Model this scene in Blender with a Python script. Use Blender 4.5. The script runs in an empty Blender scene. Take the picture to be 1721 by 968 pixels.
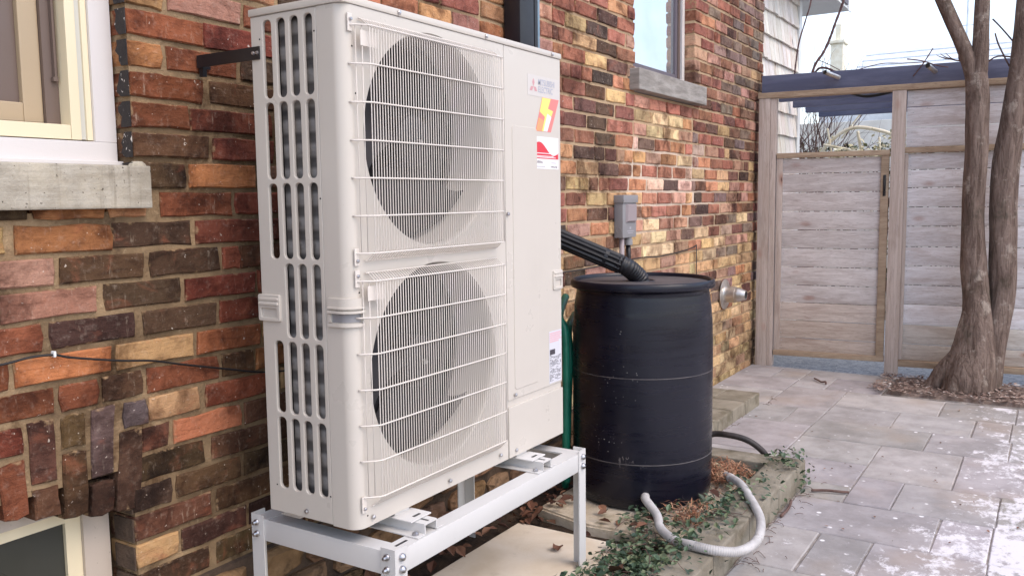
import bpy, bmesh, math, random
import numpy as np
from mathutils import Vector, Matrix, noise as mnoise
R = math.radians
rng = random.Random(7)
D = bpy.data
scn = bpy.context.scene
COL = scn.collection

# ------------------------------------------------------------------ camera, world, sun, exposure
scn.render.resolution_x, scn.render.resolution_y = 1024, 575
cam = D.cameras.new('camera'); camo = D.objects.new('camera', cam); COL.objects.link(camo)
cam.sensor_width = 36.0
cam.lens = 30.31
cam.clip_start = 0.05; cam.clip_end = 2000
RX = Vector((0.53345515, -0.84573743, -0.01240162))
DN = Vector((-0.09242367, -0.04371008, -0.99475992))
FW = Vector((0.84076362, 0.531806, -0.10148353))
CAM = Vector((-1.5426, -1.9637, 1.2911))
camo.matrix_world = Matrix(((RX.x, -DN.x, -FW.x, CAM.x), (RX.y, -DN.y, -FW.y, CAM.y), (RX.z, -DN.z, -FW.z, CAM.z), (0, 0, 0, 1)))
scn.camera = camo

SUN_EL, SUN_AZ = R(52), R(-98)       # azimuth of the sun measured from +x towards +y
w = D.worlds.new('World'); scn.world = w; w.use_nodes = True
wn = w.node_tree.nodes; wl = w.node_tree.links
sky = wn.new('ShaderNodeTexSky'); sky.sky_type = 'NISHITA'; sky.sun_disc = False
sky.sun_elevation = SUN_EL
sky.sun_rotation = R(90) - SUN_AZ
sky.air_density = 1.0; sky.dust_density = 2.5; sky.ozone_density = 1.0
hs = wn.new('ShaderNodeHueSaturation'); hs.inputs['Saturation'].default_value = 1.45
wl.new(sky.outputs[0], hs.inputs['Color'])
# thin high cloud over the whole sky
tcw = wn.new('ShaderNodeTexCoord'); nz = wn.new('ShaderNodeTexNoise'); nz.inputs['Scale'].default_value = 2.2; nz.inputs['Detail'].default_value = 6; nz.inputs['Roughness'].default_value = 0.6
mpw = wn.new('ShaderNodeMapping'); mpw.inputs['Scale'].default_value = (1, 1, 2.5); wl.new(tcw.outputs['Generated'], mpw.inputs[0]); wl.new(mpw.outputs[0], nz.inputs['Vector'])
mr = wn.new('ShaderNodeMapRange'); mr.inputs['From Min'].default_value = 0.35; mr.inputs['From Max'].default_value = 0.65; mr.inputs['To Min'].default_value = 0.22; mr.inputs['To Max'].default_value = 0.5
wl.new(nz.outputs['Fac'], mr.inputs['Value'])
mx = wn.new('ShaderNodeMix'); mx.data_type = 'RGBA'; wl.new(mr.outputs[0], mx.inputs[0]); wl.new(hs.outputs[0], mx.inputs[6]); mx.inputs[7].default_value = (7.0, 7.3, 7.8, 1)
wl.new(mx.outputs[2], wn['Background'].inputs['Color'])
wn['Background'].inputs['Strength'].default_value = 0.15
sl = D.lights.new('sun', 'SUN'); slo = D.objects.new('sun', sl); COL.objects.link(slo)
sl.energy = 0.5; sl.angle = R(38); sl.color = (1.0, 0.90, 0.80)
sd = Vector((math.cos(SUN_EL) * math.cos(SUN_AZ), math.cos(SUN_EL) * math.sin(SUN_AZ), math.sin(SUN_EL)))
slo.rotation_euler = sd.to_track_quat('Z', 'Y').to_euler()
slo.location = (2, -4, 8)
vs = scn.view_settings
vs.view_transform = 'Standard'; vs.look = 'None'; vs.gamma = 1.0; vs.use_curve_mapping = False
vs.exposure = 1.06

# ------------------------------------------------------------------ helpers
def S(r, g, b, k=1.0):
    f = lambda c: (c / 255 / 12.92 if c <= 10 else ((c / 255 + 0.055) / 1.055) ** 2.4)
    return (f(r) * k, f(g) * k, f(b) * k, 1.0)

class NT:
    def __init__(s, name):
        s.m = D.materials.new(name); s.m.use_nodes = True
        s.t = s.m.node_tree; s.n = s.t.nodes; s.b = s.n['Principled BSDF']; s.l = s.t.links
    def set(s, node, key, v):
        i = node.inputs[key]
        if isinstance(v, bpy.types.NodeSocket): s.l.new(v, i)
        elif v is not None: i.default_value = v
    def B(s, **k):
        for a, v in k.items():
            s.set(s.b, {'col': 'Base Color', 'rough': 'Roughness', 'metal': 'Metallic', 'nrm': 'Normal', 'coat': 'Coat Weight', 'ior': 'IOR', 'spec': 'Specular IOR Level', 'alpha': 'Alpha', 'trans': 'Transmission Weight', 'sss': 'Subsurface Weight', 'sheen': 'Sheen Weight'}[a], v)
        return s.m
    def coord(s, kind='Object', rnd=False, scale=None):
        o = s.n.new('ShaderNodeTexCoord').outputs[kind]
        if rnd:
            oi = s.n.new('ShaderNodeObjectInfo')
            mu = s.n.new('ShaderNodeVectorMath'); mu.operation = 'MULTIPLY_ADD'
            cb = s.n.new('ShaderNodeCombineXYZ')
            for i in range(3): s.l.new(oi.outputs['Random'], cb.inputs[i])
            s.l.new(cb.outputs[0], mu.inputs[0]); mu.inputs[1].default_value = (37.1, 53.7, 71.3); s.l.new(o, mu.inputs[2])
            o = mu.outputs[0]
        if scale:
            mp = s.n.new('ShaderNodeMapping'); s.l.new(o, mp.inputs[0]); mp.inputs['Scale'].default_value = scale; o = mp.outputs[0]
        return o
    def pos(s): return s.n.new('ShaderNodeNewGeometry').outputs['Position']
    def noise(s, v, scale=5, detail=4, rough=0.55, dist=0.0, out='Fac'):
        n = s.n.new('ShaderNodeTexNoise'); s.set(n, 'Vector', v); n.inputs['Scale'].default_value = scale
        n.inputs['Detail'].default_value = detail; n.inputs['Roughness'].default_value = rough; n.inputs['Distortion'].default_value = dist
        return n.outputs[out]
    def vor(s, v, scale=5, out='Distance', feat='F1', rnd=1.0):
        n = s.n.new('ShaderNodeTexVoronoi'); n.feature = feat; s.set(n, 'Vector', v); n.inputs['Scale'].default_value = scale
        n.inputs['Randomness'].default_value = rnd
        return n.outputs[out]
    def wave(s, v, scale=5, dist=5, detail=3, dscale=1.0, direction='X'):
        n = s.n.new('ShaderNodeTexWave'); n.bands_direction = direction; s.set(n, 'Vector', v); n.inputs['Scale'].default_value = scale
        n.inputs['Distortion'].default_value = dist; n.inputs['Detail'].default_value = detail; n.inputs['Detail Scale'].default_value = dscale
        return n.outputs['Fac']
    def ramp(s, f, a, b, ca=0.0, cb=1.0):
        n = s.n.new('ShaderNodeMapRange'); s.set(n, 'Value', f); n.inputs['From Min'].default_value = a; n.inputs['From Max'].default_value = b
        n.inputs['To Min'].default_value = ca; n.inputs['To Max'].default_value = cb; n.interpolation_type = 'SMOOTHSTEP'
        return n.outputs[0]
    def cramp(s, f, stops):
        n = s.n.new('ShaderNodeValToRGB'); s.set(n, 'Fac', f)
        while len(n.color_ramp.elements) < len(stops): n.color_ramp.elements.new(0.5)
        for e, (p, c) in zip(n.color_ramp.elements, stops): e.position = p; e.color = c
        return n.outputs[0]
    def mix(s, a, b, f, mode='MIX'):
        n = s.n.new('ShaderNodeMix'); n.data_type = 'RGBA'; n.blend_type = mode
        s.set(n, 6, a); s.set(n, 7, b); s.set(n, 0, f)
        return n.outputs[2]
    def math(s, op, a, b=None):
        n = s.n.new('ShaderNodeMath'); n.operation = op; s.set(n, 0, a)
        if b is not None: s.set(n, 1, b)
        return n.outputs[0]
    def bump(s, h, st=0.3, d=0.01):
        n = s.n.new('ShaderNodeBump'); s.set(n, 'Height', h); n.inputs['Strength'].default_value = st; n.inputs['Distance'].default_value = d
        return n.outputs[0]
    def oi(s, k): return s.n.new('ShaderNodeObjectInfo').outputs[k]
    def island(s): return s.n.new('ShaderNodeNewGeometry').outputs['Random Per Island']
    def sep(s, v, i):
        n = s.n.new('ShaderNodeSeparateXYZ'); s.l.new(v, n.inputs[0]); return n.outputs[i]

def link(name, me, mat=None, parent=None, smooth=False, ang=None):
    o = D.objects.new(name, me); COL.objects.link(o)
    if mat is not None and not me.materials: me.materials.append(mat)
    if smooth or ang:
        me.polygons.foreach_set('use_smooth', [True] * len(me.polygons))
        if ang: me.set_sharp_from_angle(angle=R(ang))
    if parent is not None:
        o.parent = parent
        o.matrix_parent_inverse = Matrix.Translation(-parent.location)
    return o
def pyd(vs_, fs): 
    me = D.meshes.new('m'); me.from_pydata([tuple(v) for v in vs_], [], fs); me.update(); return me
def tag(o, label=None, cat=None, group=None, kind=None):
    if label: o['label'] = label
    if cat: o['category'] = cat
    if group: o['group'] = group
    if kind: o['kind'] = kind
    return o
def thing(name, label, cat, loc=(0, 0, 0), group=None):
    o = D.objects.new(name, None); o.empty_display_size = 0.1; o.location = loc; COL.objects.link(o)
    return tag(o, label, cat, group)

class MB:
    """collects shapes into one mesh"""
    def __init__(s): s.v = []; s.f = []
    def add(s, v, f):
        k = len(s.v); s.v += [tuple(p) for p in v]; s.f += [tuple(i + k for i in q) for q in f]; return s
    def box(s, x0, x1, y0, y1, z0, z1, b=0.0):
        if b <= 0:
            return s.add([(x0, y0, z0), (x1, y0, z0), (x1, y1, z0), (x0, y1, z0), (x0, y0, z1), (x1, y0, z1), (x1, y1, z1), (x0, y1, z1)],
                         [(0, 3, 2, 1), (4, 5, 6, 7), (0, 1, 5, 4), (1, 2, 6, 5), (2, 3, 7, 6), (3, 0, 4, 7)])
        bm = bmesh.new(); bmesh.ops.create_cube(bm, size=1)
        for v in bm.verts: v.co = ((x0 + x1) / 2 + v.co.x * (x1 - x0), (y0 + y1) / 2 + v.co.y * (y1 - y0), (z0 + z1) / 2 + v.co.z * (z1 - z0))
        bmesh.ops.bevel(bm, geom=bm.edges[:], offset=b, segments=2, affect='EDGES', profile=0.6)
        bm.verts.index_update()
        s.add([v.co[:] for v in bm.verts], [[v.index for v in f.verts] for f in bm.faces]); bm.free(); return s
    def tube(s, pts, rad, seg=10, cap=True):
        pts = [Vector(p) for p in pts]; n = len(pts)
        rad = rad if isinstance(rad, (list, tuple)) else [rad] * n
        t0 = (pts[1] - pts[0]).normalized(); up = Vector((0, 0, 1)) if abs(t0.z) < 0.9 else Vector((1, 0, 0))
        u = (up - t0 * up.dot(t0)).normalized(); rings = []
        for i in range(n):
            t = (pts[min(i + 1, n - 1)] - pts[max(i - 1, 0)]).normalized()
            u = (u - t * u.dot(t)).normalized(); v = t.cross(u)
            rings.append([pts[i] + (u * math.cos(2 * math.pi * j / seg) + v * math.sin(2 * math.pi * j / seg)) * rad[i] for j in range(seg)])
        V = [p for r in rings for p in r]; F = []
        for i in range(n - 1):
            for j in range(seg):
                F.append((i * seg + j, i * seg + (j + 1) % seg, (i + 1) * seg + (j + 1) % seg, (i + 1) * seg + j))
        if cap: F.append(tuple(range(seg))[::-1]); F.append(tuple((n - 1) * seg + j for j in range(seg)))
        return s.add(V, F)
    def lathe(s, prof, seg=48, c=(0, 0, 0), axis='z', cap=False):
        V = []; F = []
        for r, h in prof:
            for j in range(seg):
                a = 2 * math.pi * j / seg; x, y = r * math.cos(a), r * math.sin(a)
                V.append((c[0] + x, c[1] + y, c[2] + h) if axis == 'z' else ((c[0] + x, c[1] + h, c[2] + y) if axis == 'y' else (c[0] + h, c[1] + x, c[2] + y)))
        for i in range(len(prof) - 1):
            for j in range(seg):
                F.append((i * seg + j, i * seg + (j + 1) % seg, (i + 1) * seg + (j + 1) % seg, (i + 1) * seg + j))
        if cap: F.append(tuple(range(seg))[::-1]); F.append(tuple((len(prof) - 1) * seg + j for j in range(seg)))
        return s.add(V, F)
    def prism(s, poly, f0, f1):
        """poly: 2D points; f0 and f1 map (u, v) to the two end points"""
        n = len(poly); V = [f0(u, v) for u, v in poly] + [f1(u, v) for u, v in poly]
        F = [tuple(range(n))[::-1], tuple(range(n, 2 * n))] + [(i, (i + 1) % n, n + (i + 1) % n, n + i) for i in range(n)]
        return s.add(V, F)
    def me(s):
        me = pyd(s.v, s.f); bm = bmesh.new(); bm.from_mesh(me); bmesh.ops.recalc_face_normals(bm, faces=bm.faces); bm.to_mesh(me); bm.free(); return me
    def build(s, name, mat, parent=None, smooth=False, ang=None): return link(name, s.me(), mat, parent, smooth, ang)

def spline(pts, n=8):
    P = [Vector(p) for p in pts]; out = []
    for i in range(len(P) - 1):
        a, b, c, d = P[max(i - 1, 0)], P[i], P[i + 1], P[min(i + 2, len(P) - 1)]
        for k in range(n):
            t = k / n
            out.append(0.5 * ((2 * b) + (c - a) * t + (2 * a - 5 * b + 4 * c - d) * t * t + (3 * b - a - 3 * c + d) * t ** 3))
    out.append(P[-1]); return out

def rrect(u0, u1, v0, v1, r, n=5):
    o = []
    for cx, cy, a0 in ((u1 - r, v1 - r, 0), (u0 + r, v1 - r, 90), (u0 + r, v0 + r, 180), (u1 - r, v0 + r, 270)):
        for k in range(n + 1):
            a = R(a0 + 90 * k / n); o.append((cx + r * math.cos(a), cy + r * math.sin(a)))
    return o
def circ(cx, cy, r, n=64): return [(cx + r * math.cos(2 * math.pi * k / n), cy + r * math.sin(2 * math.pi * k / n)) for k in range(n)]
def curve_mesh(cu):
    o = D.objects.new('tmp', cu); COL.objects.link(o)
    bpy.context.view_layer.update()
    dg = bpy.context.evaluated_depsgraph_get()
    me = D.meshes.new_from_object(o.evaluated_get(dg)); COL.objects.unlink(o); D.objects.remove(o); D.curves.remove(cu)
    return me
def plate(loops, thick, fn, bev=0.0012):
    """flat sheet with holes: loops of (u, v); fn maps (u, v, w) into the place"""
    cu = D.curves.new('c', 'CURVE'); cu.dimensions = '2D'; cu.fill_mode = 'BOTH'
    cu.extrude = max(thick / 2 - bev, 0.0001); cu.bevel_depth = bev; cu.bevel_resolution = 1; cu.offset = -bev
    for L in loops:
        sp = cu.splines.new('POLY'); sp.points.add(len(L) - 1); sp.use_cyclic_u = True
        for p, (u, v) in zip(sp.points, L): p.co = (u, v, 0, 1)
    me = curve_mesh(cu)
    for v in me.vertices: v.co = fn(v.co.x, v.co.y, v.co.z)
    bm = bmesh.new(); bm.from_mesh(me); bmesh.ops.recalc_face_normals(bm, faces=bm.faces); bm.to_mesh(me); bm.free(); me.materials.clear()
    return me
def text(body, size, fn, align='LEFT', bold=0.0, sx=1.0):
    cu = D.curves.new('t', 'FONT'); cu.body = body; cu.size = size; cu.align_x = align; cu.fill_mode = 'FRONT'; cu.offset = bold; cu.resolution_u = 3
    me = curve_mesh(cu)
    for v in me.vertices: v.co = fn(v.co.x * sx, v.co.y)
    me.materials.clear(); return me
# ------------------------------------------------------------------ materials
def m_brick(name, stuff):
    n = NT(name); v = n.coord('Object', rnd=not stuff)
    if stuff:
        a = n.n.new('ShaderNodeAttribute'); a.attribute_name = 'Col'; base = a.outputs['Color']
    else:
        base = n.oi('Color')
    stv = n.n.new('ShaderNodeMapping'); n.l.new(v, stv.inputs[0]); stv.inputs['Scale'].default_value = (9, 9, 70)
    stv2 = n.n.new('ShaderNodeMapping'); n.l.new(v, stv2.inputs[0]); stv2.inputs['Scale'].default_value = (60, 60, 12)
    fine = n.noise(v, 55, 6, 0.7)
    c = n.mix(base, n.mix(base, S(120, 92, 84), 1.0, 'MULTIPLY'), n.ramp(n.noise(v, 6.5, 3, 0.5, 0.4), 0.46, 0.62, 0, 0.5))
    c = n.mix(c, S(255, 235, 215), n.ramp(fine, 0.5, 0.9, 0, 0.22))
    c = n.mix(c, n.mix(c, S(120, 88, 78), 1.0, 'MULTIPLY'), n.ramp(n.noise(v, 13, 6, 0.7, 0.6), 0.47, 0.68, 0, 0.55))
    c = n.mix(c, S(176, 104, 76), n.ramp(n.noise(v, 9, 4, 0.6, 0.8), 0.55, 0.72, 0, 0.3))
    c = n.mix(c, n.mix(c, S(120, 92, 84), 1.0, 'MULTIPLY'), n.ramp(n.noise(stv.outputs[0], 1, 4, 0.7), 0.54, 0.72, 0, 0.4))
    c = n.mix(c, S(235, 215, 190), n.ramp(n.noise(stv2.outputs[0], 1, 4, 0.7), 0.6, 0.85, 0, 0.42))
    c = n.mix(c, S(228, 214, 198), n.ramp(n.noise(v, 85, 2, 0.5), 0.71, 0.76, 0, 0.6))
    # old soot running over several bricks at once
    c = n.mix(c, n.mix(c, S(126, 106, 98), 1.0, 'MULTIPLY'), n.ramp(n.noise(n.pos(), 2.6, 6, 0.72, 0.5), 0.50, 0.66, 0, 0.8))
    if not stuff:   # mortar smeared over the arrises
        g = n.coord('Generated'); ax = n.math('ABSOLUTE', n.math('SUBTRACT', n.sep(g, 0), 0.5)); az = n.math('ABSOLUTE', n.math('SUBTRACT', n.sep(g, 2), 0.5))
        e = n.math('MAXIMUM', n.math('SUBTRACT', az, 0.0), n.math('SUBTRACT', n.math('MULTIPLY', n.math('SUBTRACT', ax, 0.5), 3.0), -0.5))
        e = n.math('ADD', e, n.math('MULTIPLY', n.math('SUBTRACT', n.noise(v, 34, 4, 0.65), 0.5), 0.5))
        c = n.mix(c, S(158, 130, 98), n.ramp(e, 0.47, 0.56, 0, 0.75))
    h = n.math('ADD', n.math('MULTIPLY', fine, 0.5), n.math('ADD', n.math('MULTIPLY', n.noise(stv.outputs[0], 1.2, 5, 0.7), 0.28), n.math('MULTIPLY', n.noise(v, 24, 5, 0.7), 0.8)))
    return n.B(col=c, rough=0.9, nrm=n.bump(h, 1.0, 0.010), spec=0.25)
MBRICK = m_brick('brick_face', False); MBRICKS = m_brick('brick_face_joined', True)

def m_mortar():
    n = NT('mortar'); v = n.coord()
    f = n.noise(v, 60, 6, 0.7); g = n.noise(v, 3, 4, 0.6)
    c = n.mix(S(112, 92, 70), S(166, 140, 108), n.ramp(g, 0.35, 0.65))
    c = n.mix(c, S(206, 184, 148), n.ramp(f, 0.55, 0.8, 0, 0.5))
    c = n.mix(c, S(70, 52, 42), n.ramp(n.noise(v, 22, 4, 0.6), 0.56, 0.75, 0, 0.6))
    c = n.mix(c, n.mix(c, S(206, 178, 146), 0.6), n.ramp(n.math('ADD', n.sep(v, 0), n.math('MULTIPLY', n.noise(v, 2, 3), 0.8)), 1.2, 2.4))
    # the bricked-up opening under the far window was pointed with paler mortar
    x = n.sep(v, 0); z = n.sep(v, 2); wob = n.math('MULTIPLY', n.noise(v, 6, 3), 0.5)
    px = n.math('MULTIPLY', n.ramp(n.math('ADD', x, wob), 2.85, 3.05), n.ramp(n.math('ADD', x, wob), 4.9, 3.95))
    pz = n.math('MULTIPLY', n.ramp(n.math('ADD', z, wob), 1.9, 1.75), n.ramp(n.math('ADD', z, wob), 1.25, 1.5))
    c = n.mix(c, S(214, 196, 178), n.math('MULTIPLY', n.math('MULTIPLY', px, pz), 0.9))
    c = n.mix(c, n.mix(c, S(136, 116, 104), 1.0, 'MULTIPLY'), n.ramp(n.noise(n.pos(), 2.6, 6, 0.72, 0.5), 0.50, 0.66, 0, 0.85))
    return n.B(col=c, rough=0.95, nrm=n.bump(n.math('ADD', f, n.math('MULTIPLY', n.noise(v, 160, 3), 0.5)), 0.8, 0.008), spec=0.2)
MMORTAR = m_mortar()

def m_noisy(name, c1, c2, scale=8, rough=0.8, rnd=True, c3=None, s3=40, t3=(0.6, 0.75), a3=0.6, bump=0.3, bs=60, bd=0.004, spec=0.4, stretch=None, rrange=None, metal=0.0, objcol=False):
    n = NT(name); v = n.coord('Object', rnd=rnd, scale=stretch)
    c = n.mix(c1, c2, n.ramp(n.noise(v, scale, 5, 0.6, 0.3), 0.3, 0.7))
    if c3: c = n.mix(c, c3, n.ramp(n.noise(v, s3, 4, 0.65), t3[0], t3[1], 0, a3))
    if objcol: c = n.mix(c, n.oi('Color'), 1.0, 'MULTIPLY')
    r = rough if not rrange else n.ramp(n.noise(v, scale * 2.3, 4), 0.3, 0.7, rrange[0], rrange[1])
    return n.B(col=c, rough=r, nrm=n.bump(n.noise(v, bs, 5, 0.7), bump, bd), spec=spec, metal=metal)

MSILL = m_noisy('weathered_concrete', S(158, 148, 130), S(190, 182, 166), 6, 0.92, True, S(105, 96, 82), 14, (0.52, 0.75), 0.6, 0.7, 45, 0.006, 0.2)
def m_sill():
    n = NT('cast_stone'); v = n.coord(); sv = n.coord(scale=(2, 2, 26)); vv = n.coord(scale=(30, 30, 2.5))
    c = n.mix(S(152, 143, 128), S(186, 178, 164), n.ramp(n.math('ADD', n.math('MULTIPLY', n.noise(sv, 1.3, 5, 0.65), 0.45), n.math('MULTIPLY', n.noise(v, 12, 6, 0.7), 0.55)), 0.35, 0.65))
    c = n.mix(c, S(205, 190, 160), n.ramp(n.noise(v, 5, 4), 0.5, 0.8, 0, 0.6))
    c = n.mix(c, S(110, 100, 84), n.ramp(n.noise(vv, 1, 3, 0.6), 0.6, 0.74, 0, 0.4))
    pits = n.ramp(n.noise(v, 120, 2, 0.5), 0.69, 0.73)
    c = n.mix(c, S(60, 50, 40), n.math('MULTIPLY', pits, 0.8))
    h = n.math('SUBTRACT', n.math('ADD', n.noise(v, 90, 5, 0.7), n.math('MULTIPLY', n.noise(sv, 2, 3), 0.6)), n.math('MULTIPLY', pits, 1.2))
    return n.B(col=c, rough=0.92, nrm=n.bump(h, 0.6, 0.006), spec=0.2)
MCAST = m_sill()
MCASTG = m_noisy('grey_cast_stone', S(132, 126, 120), S(166, 160, 154), 5, 0.92, False, S(98, 92, 88), 14, (0.52, 0.75), 0.5, 0.6, 60, 0.005, 0.2, stretch=(1, 1, 5))
MLID = m_noisy('lit_black_plastic', S(66, 62, 64), S(92, 86, 86), 9, 0.6, False, S(40, 37, 40), 14, (0.55, 0.75), 0.5, 0.15)  # black plastic lightened, light on the barrel lid put into the colour
def m_paint(name, c, rough=0.4, dirt=0.12, spec=0.5, bump=0.05, dc=S(120, 108, 92)):
    n = NT(name); v = n.coord()
    cc = n.mix(c, dc, n.ramp(n.noise(v, 4, 6, 0.65), 0.45, 0.85, 0, dirt))
    cc = n.mix(cc, dc, n.ramp(n.noise(v, 160, 2, 0.5), 0.72, 0.78, 0, dirt * 2.2))
    return n.B(col=cc, rough=n.ramp(n.noise(v, 9, 4), 0.3, 0.7, rough * 0.85, rough * 1.2), spec=spec, nrm=n.bump(n.noise(v, 240, 2), bump, 0.001))
MCREAM = m_paint('ivory_enamel', S(198, 190, 180), 0.32, 0.07)
MSTAND = m_paint('white_powder_coat', S(206, 203, 200), 0.38, 0.10)
MWIN_W = m_paint('white_window_paint', S(212, 206, 203), 0.5, 0.10, bump=0.2)
MWIN_D = m_paint('dirty_cream_paint', S(190, 176, 162), 0.6, 0.35)
MWIN_C = m_paint('cream_vinyl', S(226, 212, 180), 0.4, 0.05)
MWIN_G = m_paint('grey_weatherstrip', S(196, 194, 184), 0.5, 0.1)
MWIN_B = m_paint('beige_sash', S(172, 152, 124), 0.45, 0.1)
MWIN_T = m_paint('brown_track', S(104, 88, 80), 0.5, 0.1)
MFAR_T = m_paint('grey_sash', S(96, 88, 96), 0.5, 0.1)
MOLDP = m_noisy('old_black_paint', S(30, 26, 27), S(44, 36, 34), 20, 0.6, True, S(214, 206, 198), 60, (0.63, 0.68), 0.8, 0.5)
MBLK = m_paint('black_paint', S(26, 25, 28), 0.42, 0.25, dc=S(90, 84, 80))
MBLACKFAB = m_noisy('dark_interior', S(22, 20, 22), S(30, 27, 28), 5, 0.9, False)
MSTEEL = m_noisy('zinc_bolt', S(150, 148, 152), S(196, 194, 196), 30, 0.3, True, metal=0.9, bump=0.1)
MALU = m_noisy('brushed_steel', S(176, 168, 162), S(222, 218, 212), 12, 0.35, False, S(110, 84, 62), 18, (0.6, 0.75), 0.4, 0.15, metal=0.85)
MWIRE = m_paint('grille_enamel', S(212, 203, 194), 0.35, 0.05)
MFAN = m_noisy('fan_plastic', S(30, 25, 28), S(44, 38, 38), 4, 0.5, False, bump=0.05)
MCAV = m_noisy('fan_cavity', S(16, 13, 16), S(22, 18, 22), 4, 0.8, False, bump=0.05)
def m_coil():
    n = NT('coil_fins'); v = n.coord()
    f = n.wave(v, 5.2, 0.0, 0, 1, 'Z'); g = n.noise(v, 30, 4)
    c = n.mix(S(92, 88, 86), S(150, 145, 141), n.ramp(f, 0.15, 0.75))
    c = n.mix(c, S(40, 40, 48), n.ramp(g, 0.5, 0.75, 0, 0.5))
    return n.B(col=c, rough=0.55, metal=0.2, nrm=n.bump(f, 0.6, 0.01))
MCOIL = m_coil()
def m_glass(name, tint, rough=0.03, ior=1.6, metal=0.0):
    n = NT(name); v = n.coord()
    c = n.mix(tint, [t * 1.5 for t in tint[:3]] + [1], n.noise(v, 3, 3))
    return n.B(col=c, metal=metal, rough=n.ramp(n.noise(v, 5, 3), 0.3, 0.8, rough, rough * 3 + 0.01), ior=ior, nrm=n.bump(n.noise(v, 1.2, 1), 0.03, 0.05))
MGLASS_N = m_glass('screened_pane', S(58, 50, 50), 0.25, 1.35)
MGLASS_F = m_glass('window_glass', S(186, 192, 196), 0.005, 2.0, 0.75)
MGLASS_B = m_glass('dusty_pane', S(52, 52, 46), 0.25, 1.45)

def m_barrel():
    n = NT('black_polyethylene'); v = n.coord(); sv = n.coord(scale=(3, 3, 40))
    c = n.mix(S(11, 11, 22), S(19, 19, 34), n.noise(sv, 1.0, 5, 0.6))
    c = n.mix(c, S(44, 40, 50), n.ramp(n.noise(v, 3, 5, 0.7), 0.5, 0.8, 0, 0.6))
    # pale scuffs and splashes
    tv = n.coord(scale=(20, 20, 9))
    sc = n.math('MULTIPLY', n.ramp(n.noise(tv, 1.2, 5, 0.7, 1.5), 0.62, 0.68), n.ramp(n.noise(v, 3.2, 2), 0.56, 0.66))
    c = n.mix(c, S(130, 122, 122), n.math('MULTIPLY', sc, 0.55))
    sp = n.math('MULTIPLY', n.ramp(n.vor(v, 60), 0.16, 0.10), n.ramp(n.noise(v, 2.6, 3), 0.56, 0.64))
    c = n.mix(c, S(190, 184, 180), n.math('MULTIPLY', sp, 0.7))
    return n.B(col=c, rough=n.ramp(n.noise(sv, 1.4, 4), 0.3, 0.7, 0.24, 0.40), spec=0.38, nrm=n.bump(n.math('ADD', n.math('MULTIPLY', n.noise(sv, 0.6, 3), 0.3), n.math('MULTIPLY', n.noise(v, 7, 3), 1.6)), 0.10, 0.008))
MBARREL = m_barrel()
MPIPE = m_noisy('black_corrugated', S(22, 21, 25), S(34, 32, 36), 20, 0.38, False, S(80, 72, 66), 40, (0.66, 0.76), 0.3, 0.1)
MHOSEG = m_noisy('grey_hose_vinyl', S(168, 164, 162), S(196, 192, 190), 9, 0.45, False, S(120, 112, 104), 18, (0.58, 0.72), 0.5, 0.15)
MHOSEB = m_noisy('black_hose_rubber', S(40, 36, 36), S(62, 54, 52), 20, 0.5, False)
MHOSEN = m_noisy('green_hose_vinyl', S(20, 92, 74), S(36, 124, 100), 8, 0.35, False)
MGREYBOX = m_paint('grey_pvc', S(138, 136, 138), 0.5, 0.12)
MGREYCON = m_paint('grey_conduit', S(150, 138, 140), 0.5, 0.15)
MDSP = m_paint('dark_downspout', S(24, 24, 32), 0.35, 0.05)
MDSE = m_paint('slate_blue_trim', S(118, 142, 158), 0.4, 0.1)

def m_paver():
    n = NT('concrete_paver'); v = n.pos(); r = n.coord('Object', rnd=True); x = n.sep(v, 0); y = n.sep(v, 1)
    c = n.mix(S(144, 139, 137), S(173, 168, 167), n.ramp(n.noise(r, 5, 6, 0.65), 0.3, 0.7))
    c = n.mix(c, S(170, 154, 140), n.ramp(n.noise(v, 2.2, 3), 0.5, 0.75, 0, 0.5))
    c = n.mix(c, n.oi('Color'), 1.0, 'MULTIPLY')
    c = n.mix(c, S(92, 84, 78), n.ramp(n.noise(v, 46, 4, 0.7), 0.6, 0.8, 0, 0.5))
    # road salt: crust towards the open side of the yard, crumbs everywhere
    d = n.math('ADD', n.math('MULTIPLY', n.ramp(y, -1.1, -2.2), 0.185), n.math('MULTIPLY', n.ramp(x, 3.2, 1.2), 0.05))
    mp_ = n.n.new('ShaderNodeMapping'); n.l.new(v, mp_.inputs[0]); mp_.inputs['Scale'].default_value = (7, 9, 1); sv = mp_.outputs[0]
    crust = n.ramp(n.math('ADD', n.math('ADD', n.math('MULTIPLY', n.noise(sv, 1.3, 10, 0.78, 0.2), 0.7), n.math('MULTIPLY', n.noise(v, 1.7, 3), 0.3)), d), 0.625, 0.70)
    c = n.mix(c, S(226, 222, 226), n.math('MULTIPLY', crust, 0.85))
    cv = v
    crumb = n.math('MULTIPLY', n.ramp(n.vor(cv, 13), 0.15, 0.09), n.ramp(n.math('ADD', n.noise(v, 5, 4, 0.7), d), 0.5, 0.6))
    c = n.mix(c, S(235, 232, 234), n.math('MULTIPLY', crumb, 0.9))
    h = n.math('ADD', n.noise(v, 55, 6, 0.75), n.math('MULTIPLY', n.noise(r, 9, 4), 0.8))
    return n.B(col=c, rough=0.88, nrm=n.bump(h, 0.35, 0.006), spec=0.3)
MPAVER = m_paver()
MSAND = m_noisy('joint_sand', S(136, 127, 120), S(178, 168, 162), 20, 0.95, False, S(214, 208, 204), 6, (0.55, 0.7), 0.7, 0.8, 200, 0.01)
MCURB = m_noisy('mossy_curb', S(124, 116, 102), S(152, 144, 130), 7, 0.92, True, S(92, 86, 68), 9, (0.5, 0.72), 0.65, 0.6, 70, 0.006, 0.2)
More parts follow.
